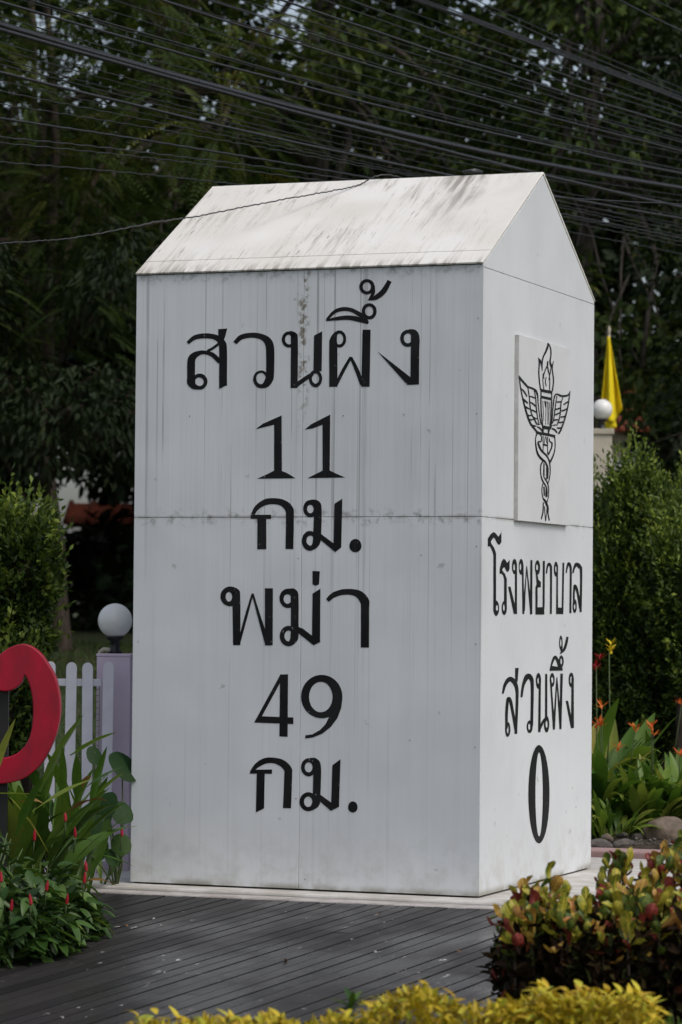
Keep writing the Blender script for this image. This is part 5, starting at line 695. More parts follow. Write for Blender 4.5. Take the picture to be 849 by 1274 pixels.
o = wm.build('wire_mesh', M['meshwire'], fe); o.matrix_parent_inverse = finv; o['kind'] = 'stuff'

pc = at(144, 1075, 19.32); PZ = at(140, 813, 19.32).z
po = empty('gate_post', (pc.x, 19.34, gz(0, 19.3)), R(-14)); tag(po, 'square lilac gate post carrying a globe lamp beside the monument', 'post')
o = mo('shaft', *boxvf(-.105, .115, -.105, .105, -.1, PZ-gz(0, 19.3)-.02), M['lilac'], po); bevel(o, .006)
o = mo('cap', *boxvf(-.108, .118, -.108, .108, PZ-gz(0, 19.3)-.02, PZ-gz(0, 19.3)), M['lilac'], po); bevel(o, .006)
o = MB().add(tubevf([(-.10, -.07, PZ+.0), (-.095, -.07, PZ+.045), (-.07, -.07, PZ+.062), (-.03, -.07, PZ+.058)], .013, 8)).build('conduit', M['cream'], po, True)
# pieces of lilac base wall under the fence
pw = mo('fence_plinth', *boxvf(fpx(54), fpx(124), FY-.07, FY+.06, -.2, .055), M['lilac']); bevel(pw, .006); tag(pw, 'low lilac plinth under the white picket fence', 'wall')

def globe_lamp(name, label, loc, r, group):
    t = empty(name, loc); tag(t, label, 'lamp', group)
    mo('lamp_base', *lathe([(0, 0), (r*.42, 0), (r*.42, r*.12), (r*.30, r*.2), (r*.26, r*.7), (r*.5, r*.86), (r*.55, r*.98), (r*.3, r*1.0)], 20), M['lampblack'], t, True)
    prof = [(.001, r*.78)] + [(r*math.sin(a), r*1.9-r*math.cos(a)) for a in [math.pi*(.14+.86*k/22) for k in range(23)]]
    o = mo('globe', *lathe(prof, 32), M['globe'], t, True); return t
lp = at(143, 813, 19.34)
globe_lamp('globe_lamp', 'white globe lamp on the lilac gate post', (lp.x, 19.34, PZ), at(164.5, 771, 19.34).x-at(143, 771, 19.34).x, 'globe lamps')

# ------------------------------------------------------------------ red letter on steel posts
LY = 16.85
def crs(P, n=8):
    P = np.array(P, float); Q = np.vstack([2*P[0]-P[1], P, 2*P[-1]-P[-2]]); o_ = []
    for i in range(1, len(Q)-2):
        a, b, c, d = Q[i-1:i+3]
        for k in range(n):
            t = k/n; o_.append(.5*((2*b)+(-a+c)*t+(2*a-5*b+4*c-d)*t*t+(-a+3*b-3*c+d)*t**3))
    return np.array(o_+[Q[-2]])
outl = [(-6, 820), (0, 815), (12, 806), (30, 801), (46, 808), (59, 823), (71, 846), (76, 879), (71, 912), (56, 945), (40, 962), (24, 971), (0, 975), (-22, 971), (-42, 957), (-50, 944), (-44, 934), (-30, 936), (-12, 942), (4, 943), (20, 938), (33, 926), (40, 908), (42, 882), (39, 857), (32, 840), (28, 849), (19, 857), (8, 860), (-4, 857), (-13, 847), (-13, 831)]
cl_ = crs(outl[-2:]+outl+outl[:2], 4)
loop = [tuple(q) for q in cl_[8:8+4*len(outl)]]
pts2 = [(at(px, py, LY).x, at(px, py, LY).z) for px, py in loop]
lt = empty('letter_sign', (at(-10, 900, LY).x, LY, gz(0, LY))); tag(lt, 'glossy red curved sign letter on a black steel post, cut by the left edge', 'sign letter')
linv = Matrix.Translation(-lt.location)
o = fixn(mo('letter', *prism(pts2, lambda u, w, t: (u, t, w), LY-.035, LY+.055), M['red'], lt)); bevel(o, .006, 2); o.matrix_parent_inverse = linv
xa = at(2, 900, LY).x
for dx in (0, -.35):
    b_ = MB().add(boxvf(xa-.022+dx, xa+.03+dx, LY+.057, LY+.10, -.2, at(6, 842 if dx == 0 else 900, LY).z)); o = b_.build('post', M['lampblack'], lt); o.matrix_parent_inverse = linv

# ------------------------------------------------------------------ right: column, lamp, flag, house
CYY = 32.
ca = at(733, 533, CYY); cb = at(762, 533, CYY)
col = empty('gate_column', ((ca.x+cb.x)/2, CYY+.13, gz(0, 32))); tag(col, 'tall cream gate column behind the right wall with a globe lamp on top', 'column')
hz = ca.z-col.location.z; wd = (cb.x-ca.x)/2
o = mo('shaft', *boxvf(-wd, wd, -wd, wd, -.1, hz-.06), M['cream'], col); bevel(o, .008)
o = mo('capital', *boxvf(-wd-.02, wd+.02, -wd-.02, wd+.02, hz-.06, hz), M['cream'], col); bevel(o, .008)
globe_lamp('globe_lamp', 'white globe lamp on the cream column in front of the yellow flag', (at(750.5, 530, CYY).x, CYY+.13, ca.z), at(763.5, 507, CYY).x-at(750.5, 507, CYY).x, 'globe lamps')
FLY = 33.2
fb = at(757, 600, FLY)
fl = empty('flag', (fb.x, FLY, gz(0, FLY))); tag(fl, 'limp yellow flag hanging on a pole behind the right globe lamp', 'flag'); flinv = Matrix.Translation(-fl.location)
o = MB().add(tubevf([(fb.x, FLY, gz(0, FLY)-.1), (fb.x, FLY, at(757, 414, FLY).z)], .013, 8)).build('pole', M['cream'], fl, True); o.matrix_parent_inverse = flinv
o = mo('finial', *lathe([(0, 0), (.02, .01), (.012, .03), (.02, .05), (0, .1)], 10), M['cream'], fl, True); o.matrix_parent_inverse = flinv; o.location = (fb.x, FLY, at(757, 416, FLY).z)
v = []; f = []
rows, cols = 26, 33
for j in range(rows+1):
    t = j/rows
    lx, rx = 756.-10*t**1.05, 758.8+16*t**.98
    for i in range(cols+1):
        s = i/cols; ph = s*math.pi*3.1
        px = lx+(rx-lx)*s; bot = 520+6*s/.6 if s < .6 else 526-(s-.6)/.4*17
        py = 419+t*(bot-419); p = at(px, py, FLY-.05+.075*t**.6*math.sin(ph-.5+.5*t)+.012*math.sin(ph*2.3+3*t))
        v.append(p)
for j in range(rows):
    for i in range(cols):
        f.append((j*(cols+1)+i, j*(cols+1)+i+1, (j+1)*(cols+1)+i+1, (j+1)*(cols+1)+i))
o = mo('cloth', v, f, M['flag'], fl, True); o.matrix_parent_inverse = flinv
md = o.modifiers.new('thick', 'SOLIDIFY'); md.thickness = .006
v = [at(751, 526, FLY-.03), at(766, 522, FLY-.05), at(768, 531, FLY-.02), at(758, 535, FLY-.06), at(750, 531, FLY), at(760, 528, FLY-.09)]
o = mo('flag_tail', v, [(0, 1, 5), (1, 2, 5), (2, 3, 5), (3, 4, 5), (4, 0, 5)], M['flag'], fl); o.matrix_parent_inverse = flinv

# small red-roofed house and pale pavilion far behind
def house(name, label, x, y, w, d, h, rh_, wallm, roofm):
    z0 = gz(x, y); t = empty(name, (x, y, z0)); tag(t, label, 'house', 'far buildings')
    o = mo('wall', *boxvf(-w/2, w/2, -d/2, d/2, -.2, h), wallm, t); bevel(o, .01)
    q = [(-d/2-.3, h-.05), (d/2+.3, h-.05), (0, h+rh_)]
    rf = fixn(mo('roof', *prism(q, lambda u, w_, tt: (tt, u, w_), -w/2-.3, w/2+.3), roofm, t))
    n = int(w/.28); rib = MB(); L = math.hypot(d/2+.3, rh_+.05)
    for k in range(n+1):
        xx = -w/2-.25+k*(w+.5)/n
        rib.add(tubevf([(xx, -d/2-.3, h-.03), (xx, 0, h+rh_+.02)], .05, 6))
    rib.build('tile_rib', roofm, rf, True)['kind'] = 'stuff'
    for k in (-1, 0, 1):
        wn = mo('window', *boxvf(k*w*.3-.4, k*w*.3+.4, -d/2-.04, -d/2-.005, h*.35, h*.8), M['lampblack'], t)
        mo('frame', *boxvf(k*w*.3-.45, k*w*.3+.45, -d/2-.06, -d/2-.045, h*.8, h*.86), M['fence'], wn)
    return t
c = at(777, 500, 50)
house('small_house', 'small red roofed house glimpsed beside the yellow flag', c.x-.75, 51, 1.6, 3, at(775, 537, 50).z-gz(0, 50), .75, M['cream'], M['rooftile'])
c = at(140, 640, 51)
house('pavilion', 'red roofed pavilion glimpsed through leaves above the left globe lamp', c.x+.1, 56, 1.9, 2.0, at(140, 650, 55).z-gz(0, 55), .35, M['cream'], M['rooftile'])

# ------------------------------------------------------------------ overhead cables
INV0, INV1 = 1/20., 1/27.5
ORD = ['first', 'second', 'third', 'fourth', 'fifth', 'sixth', 'seventh', 'eighth', 'ninth', 'tenth', 'eleventh', 'twelfth', 'thirteenth', 'fourteenth', 'fifteenth', 'sixteenth', 'seventeenth', 'eighteenth', 'nineteenth', 'twentieth', 'twenty-first', 'twenty-second', 'twenty-third', 'twenty-fourth', 'twenty-fifth', 'twenty-sixth', 'twenty-seventh', 'twenty-eighth', 'twenty-ninth', 'thirtieth', 'thirty-first', 'thirty-second', 'thirty-third', 'thirty-fourth', 'thirty-fifth', 'thirty-sixth', 'thirty-seventh', 'thirty-eighth', 'thirty-ninth', 'fortieth']
CAB = [ # three photo positions, radius in mm, twist
 ((0, 31), (300, 116.5), (849, 234.5), 21, 0), ((0, 37), (300, 121), (849, 258), 17, 0), ((0, 27), (300, 113), (849, 232), 7, 0),
 ((0, 2), (300, 87), (849, 216), 10, 0), ((0, 20), (300, 104), (849, 223), 5, 0), ((39, 0), (300, 76), (849, 211), 7, 0), ((28, 0), (300, 79), (849, 214), 4, 0),
 ((141, 0), (300, 49), (849, 191), 5, 0), ((200, 0), (300, 32), (849, 188), 9, 0), ((206, 0), (300, 29), (849, 185), 5, 0),
 ((260, 0), (580, 102), (849, 177), 7, 0), ((266, 0), (580, 98), (849, 174), 4, 1), ((301, 0), (580, 87), (849, 170), 5, 0), ((351, 0), (580, 76), (849, 158), 10, 0),
 ((404, 0), (580, 62), (849, 146), 6, 0), ((435, 0), (580, 51), (849, 141), 8, 0),
 ((515, 0), (580, 24), (849, 126), 10, 0), ((521, 0), (580, 21.5), (849, 123.5), 8, 0), ((527, 0), (580, 19), (849, 121), 7, 0),
 ((580, 0), (700, 55), (849, 117), 6, 0), ((592, 0), (700, 48), (849, 110), 5, 0), ((771, 0), (810, 20), (849, 39), 8, 0), ((815, 0), (832, 8.5), (849, 17), 6, 0),
 ((330, 0), (580, 80), (849, 164), 4, 0), ((470, 0), (580, 40), (849, 134), 4, 0), ((90, 0), (300, 62), (849, 200), 4, 0), ((0, 52), (300, 134), (849, 243), 4, 0), ((0, 62), (300, 141), (849, 250), 5, 1), ((0, 100), (300, 168), (849, 279), 4, 1),
 ((0, 90), (300, 162), (849, 272), 12, 0), ((0, 74), (300, 150), (849, 268), 5, 1), ((0, 80), (300, 156), (849, 283), 6, 0), ((0, 113), (300, 173), (849, 288), 4, 2),
 ((0, 129), (300, 179), (849, 294), 4, 2), ((0, 147), (300, 194), (849, 297), 9, 1), ((0, 170), (300, 201), (849, 301), 5, 2), ((0, 177), (300, 208), (849, 306), 4, 2), ((0, 201), (300, 222), (849, 316), 5, 2)]
def cable_pts(a, b, c, dy, i):
    def pt(q):
        return at(q[0], q[1], 1/(INV0+(INV1-INV0)*q[0]/849)+dy)
    A, B, C = pt(a), pt(b), pt(c)
    h = Vector((C.x-A.x, C.y-A.y)); Ln = h.length; h /= Ln
    sB = (Vector((B.x-A.x, B.y-A.y))).dot(h)
    k2 = ((B.z-A.z)/sB-(C.z-A.z)/Ln)/(sB-Ln); k2 = max(min(k2, .02), -.004)
    full = 10.0/Ln if Ln > 0 else 1
    lo, hi = -6.5, Ln+7.0
    k1 = (C.z-A.z)/Ln-k2*Ln
    out = []
    n = 70
    for j in range(n+1):
        s = lo+(hi-lo)*j/n
        se = min(max(s, -4), Ln+4)
        z = A.z+k1*se+k2*se*se+(s-se)*(k1+2*k2*se)
        p = Vector((A.x+h.x*s, A.y+h.y*s, z)); out.append(p)
    return out
order = sorted(range(len(CAB)), key=lambda i: CAB[i][2][1]); rank = {i: k for k, i in enumerate(order)}
for i, (a, b, c, r, tw) in enumerate(CAB):
    P = cable_pts(a, b, c, random.uniform(-.5, .5), i)
    if tw:
        Q = []
        for j in range(len(P)-1):
            for k in range(5):
                s = j+k/5; q = P[j].lerp(P[j+1], k/5); Q.append(q+Vector((0, math.cos(s*9.4), math.sin(s*9.4)))*(.0016*tw)+Vector((0, 0, .006*mnoise.noise((s*.22, i, 0)))))
        P = Q
    else:
        P = [p+Vector((0, 0, .006*mnoise.noise((j*.35, i*3.1, 0)))) for j, p in enumerate(P)]
    o = mo('overhead_cable', *tubevf(P, r/1000*.88, 7 if r > 6 else 5), M['cable'], smooth=True)
    desc = 'thick smooth black' if r >= 17 else 'medium black' if r >= 8 else 'twisted thin black' if tw else 'thin black'
    tag(o, '%s overhead cable, %s from the top along the right edge' % (desc, ORD[rank[i]]), 'cable', 'overhead cables')
# loose wire lying against the roof
wp = [(-140, 312, 16.6), (0, 303, 17.25), (60, 299, 17.5), (110, 293, 17.7), (190, 277, 18.0), (240, 270, 18.2), (300, 258, 18.45), (360, 247, 18.65), (410, 238, 18.82), (445, 231, 18.93)]
P = [at(*q) for q in wp]; e = ml(.08, yr, RH+.035); P += [e, e+Vector((.5, .5, -.02)), e+Vector((2.5, 2.8, .2)), e+Vector((7, 8, .9))]
Q = crs([tuple(p) for p in P], 14)
Q = [Vector(q)+Vector((0, 0, .004*mnoise.noise((j*.33, 4.4, 0))+.0025*math.sin(j*2.6))) for j, q in enumerate(Q)]
tag(mo('loose_wire', *tubevf(Q, .004, 6), M['cable'], smooth=True), 'thin crinkled black wire sagging across the front of the white roof', 'wire')
e = ml(.62, yr, RH+.032)
cl = MB()
for k in range(5):
    cl.add(tubevf([e+Vector((-.05+.02*k, -.02+.008*k, -.004+.003*k)), e+Vector((-.01+.014*k, .006*k, .006+.004*(k%3))), e+Vector((.07-.01*k, .02, .004*k))], .010, 6))
tag(cl.build('cable_clamp', M['cable'], None, True), 'small black knot of cable ends resting on the roof ridge', 'cable clamp')

# ------------------------------------------------------------------ strap leaved plants
def blade(name, L, Wd, bend, pet, mat, wav=0., n=9, tipw=.0, vfold=.2, wpos=.42):
    """leaf growing up +Z then bending towards +Y; short stalk 'pet' first"""
    v = []; f = []; p = Vector((0, 0, 0)); ang = .05
    for i in range(n+1):
        t = i/n
        if t < pet: w = .012*Wd/.1+.004
        else:
            s = (t-pet)/(1-pet)
            w = Wd*(math.sin(math.pi*s**(.72 if wpos < .5 else 1.15))**.75)*.5 if 0 < s < 1 else (.008 if s == 0 else .001)
            w = max(w, .003)
        d = Vector((0, math.sin(ang), math.cos(ang))); nrm = Vector((0, -math.cos(ang), math.sin(ang)))
        wv = wav*math.sin(t*9)*w
        for sx in (-1, -.5, 0, .5, 1):
            v.append(p+Vector((sx*w, 0, 0))+nrm*(abs(sx)*w*vfold+wv*sx))
        p = p+d*(L/n); ang += bend/n*(.5+1.2*t)
    for i in range(n):
        for k in range(4): f.append((i*5+k, i*5+k+1, i*5+k+6, i*5+k+5))
    return mesh(name, v, f, mat, True)

def clump(name, label, loc, leafset, n, lean, rad, scale, group, cat='plant', seed=0, az0=None):
    t = empty(name, loc); rg = random.Random(seed); tag(t, label, cat, group)
    for k in range(n):
        az = rg.uniform(0, 2*math.pi) if az0 is None else rg.gauss(az0, .9); ln = rg.uniform(*lean); r = rad*rg.random()**.5
        s = rg.uniform(*scale)
        link('leaf', rg.choice(leafset), t, loc=(r*math.cos(az+1), r*math.sin(az+1)*.8, rg.uniform(0, .04)), rot=(-ln, rg.uniform(-.25, .25), az), scale=(s*rg.uniform(.85, 1.15), s, s))
    return t
HEL = [blade('strap_blade', 1., .135, b_, p_, LM['fern'], .25) for b_, p_ in ((.7, .3), (1.2, .28), (1.7, .25), (.4, .32))]
HELD = [blade('strap_blade_dark', 1., .13, b_, p_, LM['fernd'], .25) for b_, p_ in ((.6, .3), (1.1, .28), (1.6, .25), (.35, .32))]
GRS = [blade('grass_blade', 1., .03, b_, .05, LM['fern'], .1) for b_ in (.8, 1.4, 2.0)]
# left, beside the fence
def g_at(px, Y): p = at(px, 1000, Y); return Vector((p.x, Y, gz(p.x, Y)))
clump('strap_leaf_plant', 'tall strap leaved plant between the red letter and the picket fence', g_at(52, 17.5), HEL+HELD, 34, (.05, .5), .18, (.65, 1.0), 'strap leaved plants by the fence', seed=1, az0=1.6)
clump('strap_leaf_plant', 'strap leaved plant with arching leaves at the corner of the monument', g_at(88, 17.8), HEL+HELD, 30, (.05, .42), .15, (.45, .85), 'strap leaved plants by the fence', seed=2, az0=1.6)
clump('strap_leaf_plant', 'strap leaved plant under the red letter at the left edge', g_at(8, 17.3), HELD, 20, (.05, .5), .16, (.6, 1.0), 'strap leaved plants by the fence', seed=3)
# explicit large leaves: foot and tip seen in the photo
def arrow(parent, foot, tip, mset, wid, name='leaf', roll=0.):
    d = tip-foot; L = d.length; q = d.to_track_quat('Z', 'Y').to_euler()
    o = link(name, mset, parent, scale=(wid/.12, L, L)); o.matrix_world = Matrix.LocRotScale(foot, d.to_track_quat('Z', 'Y') @ Matrix.Rotation(roll, 4, 'Z').to_quaternion(), Vector((wid/.12, L, L))); return o
big = empty('ginger_plant', g_at(75, 17.0)); tag(big, 'ginger plant with broad upright green blades in front of the pickets', 'plant', 'strap leaved plants by the fence')
bl0 = blade('wide_blade', 1.03, .12, .25, .12, LM['fern'], .1, vfold=.3)
for (ax_, ay_, bx_, by_, w_, Y_) in [(50, 985, 91, 884, .085, 16.9), (88, 940, 141, 903, .05, 16.95), (78, 1000, 80, 925, .045, 16.9), (100, 985, 146, 948, .055, 17.0), (95, 1000, 97, 935, .055, 16.8), (120, 990, 152, 955, .04, 17.1),
        (60, 1010, 30, 930, .05, 17.0), (75, 1050, 128, 972, .05, 16.9), (-30, 990, 52, 978, .04, 16.7), (-20, 1000, 14, 890, .05, 16.6), (110, 1060, 168, 1070, .012, 16.9), (112, 1078, 143, 1045, .016, 16.8), (70, 1040, 118, 985, .06, 16.7), (100, 1045, 150, 990, .055, 17.1), (60, 1060, 22, 985, .055, 16.6), (88, 1005, 62, 930, .055, 17.1), (112, 1010, 128, 925, .05, 17.3), (40, 1010, 108, 960, .06, 16.5), (20, 1040, 48, 960, .06, 16.5), (90, 1075, 135, 1020, .055, 16.9), (105, 1040, 88, 960, .05, 17.2), (10, 1060, -20, 980, .05, 16.4), (62, 1080, 100, 1020, .06, 16.4), (120, 1050, 158, 1005, .045, 17.6), (55, 1005, 70, 915, .05, 17.05), (35, 1020, 62, 945, .05, 17.1), (85, 1030, 110, 950, .05, 17.1)]:
    o = arrow(None, at(ax_, ay_, Y_), at(bx_, by_, Y_-.12), bl0, w_, roll=random.uniform(-.7, .7)+math.pi)
    mw = o.matrix_world.copy(); o.parent = big; o.matrix_parent_inverse = Matrix.Translation(-big.location); o.matrix_basis = mw
bl1 = blade('dry_blade', 1.03, .12, .9, .1, LM['dry'], .5, vfold=.5)
for (ax_, ay_, bx_, by_, w_, Y_) in [(96, 985, 116, 952, .035, 16.85), (84, 1010, 134, 975, .03, 16.8), (20, 1000, 54, 985, .03, 16.6), (95, 1100, 140, 1082, .012, 16.5)]:
    o = arrow(None, at(ax_, ay_, Y_), at(bx_, by_, Y_-.12), bl1, w_, 'dry_leaf', random.uniform(-.7, .7)+math.pi)
    mw = o.matrix_world.copy(); o.parent = big; o.matrix_parent_inverse = Matrix.Translation(-big.location); o.matrix_basis = mw
clump('strap_leaf_plant', 'leafy strap plant at the foot of the lilac post', g_at(118, 18.2), HEL+HELD, 30, (.1, .7), .12, (.3, .55), 'strap leaved plants by the fence', seed=9, az0=1.8)
# heart shaped dark leaves against the corner
def heart(name, mat):
    v = [(0, 0, 0)]; ring_ = []
    for k in range(19):
        a = math.pi*2*k/18-math.pi/2; r = .5*(1-.38*math.sin(a))*(1+.18*abs(math.cos(a)))
        x_, y_ = r*math.cos(a)*.72, r*math.sin(a)*1.0
        ring_.append((x_, y_, -.18*abs(x_)+.22*min(0, y_)))
    v += ring_[:-1]; n = 18
    return mesh(name, v, [(0, 1+k, 1+(k+1) % n) for k in range(n)], mat, True)
HT_ = heart('heart_blade', LM['taro'])
tp = empty('heart_leaf_plant', g_at(146, 18.3)); tag(tp, 'dark heart leaved plant pressed against the left corner of the monument', 'plant')
for px, py, Y_, s_, rx, rz in [(152, 945, 18.35, .22, .7, .9), (132, 995, 17.9, .17, .9, -.5), (150, 1005, 18.0, .15, .8, .5), (110, 1018, 17.8, .19, .8, -.2), (150, 1045, 18.1, .13, 1., .2), (125, 1052, 18., .13, 1., -.6), (100, 1050, 17.7, .12, .8, .3), (138, 1062, 18.1, .11, .9, .8), (118, 935, 18.2, .12, .9, .6)]:
    p = at(px, py, Y_); o = link('leaf', HT_, tp, loc=p-tp.location, rot=(rx, random.uniform(-.3, .3), rz), scale=(s_, s_, s_))
    MB().add(tubevf([p-tp.location, (p-tp.location)*.5+Vector((.02, .03, .0)), Vector((.02*random.uniform(-1, 1), 0, 0))], [.004, .005, .006], 6)).build('stalk', M['stem'], tp, True)

# leafy shrubs with red cones at lower left
def ell_leaf(name, mat, n=6, w=.42, fold=.16, curl=.25):
    v = []; f = []
    for i in range(n+1):
        t = i/n; ww = w*.5*math.sin(math.pi*t**.85)**.85 if 0 < t < 1 else .012
        z = -curl*t*t
        for sx in (-1, 0, 1): v.append((sx*ww, t, z+abs(sx)*ww*fold*2))
    for i in range(n):
        for k in range(2): f.append((i*3+k, i*3+k+1, i*3+k+4, i*3+k+3))
    return mesh(name, v, f, mat, True)
CLF = [ell_leaf('oval_leaf', LM['costus'], curl=c, w=w) for c, w in ((.15, .42), (.35, .38), (.5, .45))]
cone_prof = [(.0, 0), (.016, .004), (.022, .016), (.018, .022), (.025, .038), (.020, .046), (.026, .06), (.019, .07), (.022, .082), (.014, .094), (.015, .104), (.006, .116), (.0, .125)]
cone = mesh('cone_mesh', *lathe(cone_prof, 12), LM['fl_r'], True)
def cone_shrub(label, loc, rx, ry, h, n, ncone, seed, conepx=()):
    rg = random.Random(seed); t = empty('red_cone_shrub', loc); tag(t, label, 'shrub', 'shrubs with red flower cones')
    tops = []
    for k in range(n):
        u = rg.uniform(0, 2*math.pi); q = rg.random()**.5; zz = h*(1-.55*q*q)*rg.uniform(.25, 1.)**.6
        p = Vector((rx*q*math.cos(u), ry*q*math.sin(u), zz)); s = rg.uniform(.09, .17)
        link('leaf', rg.choice(CLF), t, loc=p, rot=(rg.uniform(-.75, .35), rg.uniform(-.4, .4), u-math.pi/2+rg.gauss(0, .8)), scale=(s, s, s))
    st = MB()
    for k in range(26):
        u = rg.uniform(0, 6.28); q = rg.random()**.5
        st.add(tubevf([(rx*.5*q*math.cos(u), ry*.5*q*math.sin(u), -.05), (rx*.75*q*math.cos(u), ry*.75*q*math.sin(u), h*.5), (rx*q*math.cos(u), ry*q*math.sin(u), h*(1-.5*q*q))], [.007, .006, .003], 5))
    st.build('stems', M['stem'], t, True)
    m_ = 1100; uu = RNG.uniform(0, 6.283, m_); qq = RNG.random(m_)**.5; zz = h*(1-.6*qq*qq)*RNG.uniform(.05, .9, m_)
    P = np.stack([rx*.9*qq*np.cos(uu), ry*.9*qq*np.sin(uu), zz], 1); D = np.stack([np.cos(uu), np.sin(uu), RNG.normal(0, .5, m_)], 1)+RNG.normal(size=(m_, 3))*.4
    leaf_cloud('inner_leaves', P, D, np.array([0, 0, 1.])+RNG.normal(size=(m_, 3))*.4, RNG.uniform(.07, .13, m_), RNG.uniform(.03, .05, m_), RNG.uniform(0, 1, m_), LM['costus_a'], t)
    for px, py, Y_ in conepx:
        p = at(px, py, Y_)-loc; o = link('flower_cone', cone, t, loc=p-Vector((0, 0, .05)), rot=(rg.uniform(-.15, .15), rg.uniform(-.15, .15), 0), scale=(.36, .36, rg.uniform(.38, .52)))
        MB().add(tubevf([p-Vector((0, 0, .05)), p-Vector((.01, -.03, .13))], [.003, .004], 5)).build('flower_stalk', M['stem'], t, True)
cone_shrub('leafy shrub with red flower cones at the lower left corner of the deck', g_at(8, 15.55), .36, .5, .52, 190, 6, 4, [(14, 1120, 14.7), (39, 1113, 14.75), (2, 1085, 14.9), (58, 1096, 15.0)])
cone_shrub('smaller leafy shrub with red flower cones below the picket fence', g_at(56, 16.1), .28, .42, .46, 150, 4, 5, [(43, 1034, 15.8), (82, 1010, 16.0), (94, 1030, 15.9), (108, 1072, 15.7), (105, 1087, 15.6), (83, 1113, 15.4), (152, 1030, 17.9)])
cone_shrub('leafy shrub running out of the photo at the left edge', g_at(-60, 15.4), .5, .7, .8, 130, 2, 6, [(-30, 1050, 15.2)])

# ------------------------------------------------------------------ right hand flower bed
bed = mo('flower_bed', *boxvf(1.9, 6.5, 21.2, 24.4, -.3, .02), M['soil']); tag(bed, kind='structure'); bevel(bed, .05)
def flower(parent, p, kind, s):
    b_ = MB(); rg = random
    for k in range(6):
        a = k*1.05+rg.random(); d = Vector((math.cos(a), math.sin(a), rg.uniform(.35, 1.3))).normalized()
        sd = d.cross(Vector((0, 0, 1))).normalized()
        q = Vector(p)+Vector((0, 0, rg.uniform(-.02, .03)))*1
        b_.add(([q, q+d*s*.5+sd*s*.16, q+d*s, q+d*s*.5-sd*s*.16], [(0, 1, 2, 3)]))
    return b_.build('flower', LM[kind], parent)
specs = [(752, 22.6, 84, (.3, .86), 'strap leaved flowering plant touching the right wall, with orange flowers', [(749, 883), (742, 906), (747, 903)]),
         (778, 22.9, 84, (.3, .62), 'strap leaved flowering plant in the middle of the bed with an orange flower', [(790, 910), (769, 934)]),
         (812, 22.5, 86, (.32, .62), 'bright strap leaved plant above the big boulder with an orange flower', [(811, 905), (813, 914)]),
         (845, 22.7, 84, (.35, .7), 'strap leaved plant at the right edge of the photo with an orange flower', [(846, 938)]),
         (763, 22.1, 34, (.2, .4), 'low strap leaved plant behind the small rocks beside the monument', []),
         (830, 23.8, 34, (.45, .8), 'dark strap leaved plant behind the bright one above the boulder', [(848, 878)])]
for k, (px, Y_, n_, sc_, lab, fl_) in enumerate(specs):
    g0 = g_at(px, Y_); g0.z = .0
    t = clump('flowering_strap_plant', lab, g0, HEL if k < 5 else HELD, n_+6, (.05, .85), .16, sc_, 'strap leaved plants in the right bed', seed=20+k)
    for fx, fy in fl_:
        p = at(fx, fy, Y_-.25)-g0; flower(t, p, 'fl_o', .075)
        MB().add(tubevf([p, p*.5+Vector((0, .03, .05)), Vector((0, 0, .0))], [.003, .004, .005], 5)).build('flower_stalk', M['stem'], t, True)
for px, py, Y_, kd, lab in [(742, 829, 23.2, 'fl_r', 'tall canna with a red flower beside the right wall'), (758, 808, 23.4, 'fl_y', 'tall canna with a yellow flower near the right wall')]:
    g0 = g_at(px-6, Y_); t = clump('canna', lab, g0, HEL+HELD, 16, (.02, .4), .09, (.6, 1.05), 'cannas in the right bed', seed=px)
    p = at(px, py, Y_)-g0
    for dz in (0, .045, -.02): flower(t, p+Vector((random.uniform(-.02, .03), 0, dz)), kd, .065)
    MB().add(tubevf([p, p*.6+Vector((.02, 0, .0)), Vector((0, 0, 0))], [.004, .005, .007], 6)).build('flower_stalk', M['stem'], t, True)
def rock(label, px, py, Y_, rx, ry, rz, mat, seed, rot=0.):
    bm = bmesh.new(); bmesh.ops.create_icosphere(bm, subdivisions=3, radius=1)
    for q in bm.verts:
        c = q.co.copy(); k = 1+.22*mnoise.noise(c*1.1+Vector((seed*5.1, 0, 0)))+.10*mnoise.noise(c*2.7+Vector((0, seed*3.3, 0)))
        q.co = Vector((c.x*rx, c.y*ry, c.z*rz))*k
    me = bpy.data.meshes.new('rock'); bm.to_mesh(me); bm.free(); me.materials.append(mat); me.polygons.foreach_set('use_smooth', [True]*len(me.polygons))
    p = at(px, py, Y_); o = link('rock', me, loc=(p.x, Y_, p.z), rot=(0, 0, rot)); tag(o, label, 'rock', 'rocks edging the right bed'); return o
rock('large tan boulder below the strap leaves at the right edge', 828, 1036, 22.0, .18, .2, .11, M['rock2'], 1)
rock('grey angular rock in front of the small stones, left of the boulder', 777, 1053, 21.5, .088, .1, .055, M['rock'], 2, .3)
rock('dark rock touching the foot of the right wall', 744, 1053, 21.45, .10, .1, .05, M['rock'], 3, -.3)
rock('small round brown stone between the dark rock and the grey rock', 755, 1044, 21.75, .042, .05, .036, M['rock2'], 4)
rock('small stone right of the grey angular rock', 796, 1054, 21.5, .045, .05, .03, M['rock'], 5)
rock('flat pale stone behind the grey angular rock', 774, 1040, 22.0, .04, .04, .026, M['rock'], 6)
rock('small grey stone hidden behind the grey rock on its right', 794, 1042, 21.9, .04, .04, .035, M['rock'], 7)
rock('rounded stone at the right edge under the large boulder', 834, 1052, 21.55, .06, .06, .032, M['rock'], 8)
gp = MB()
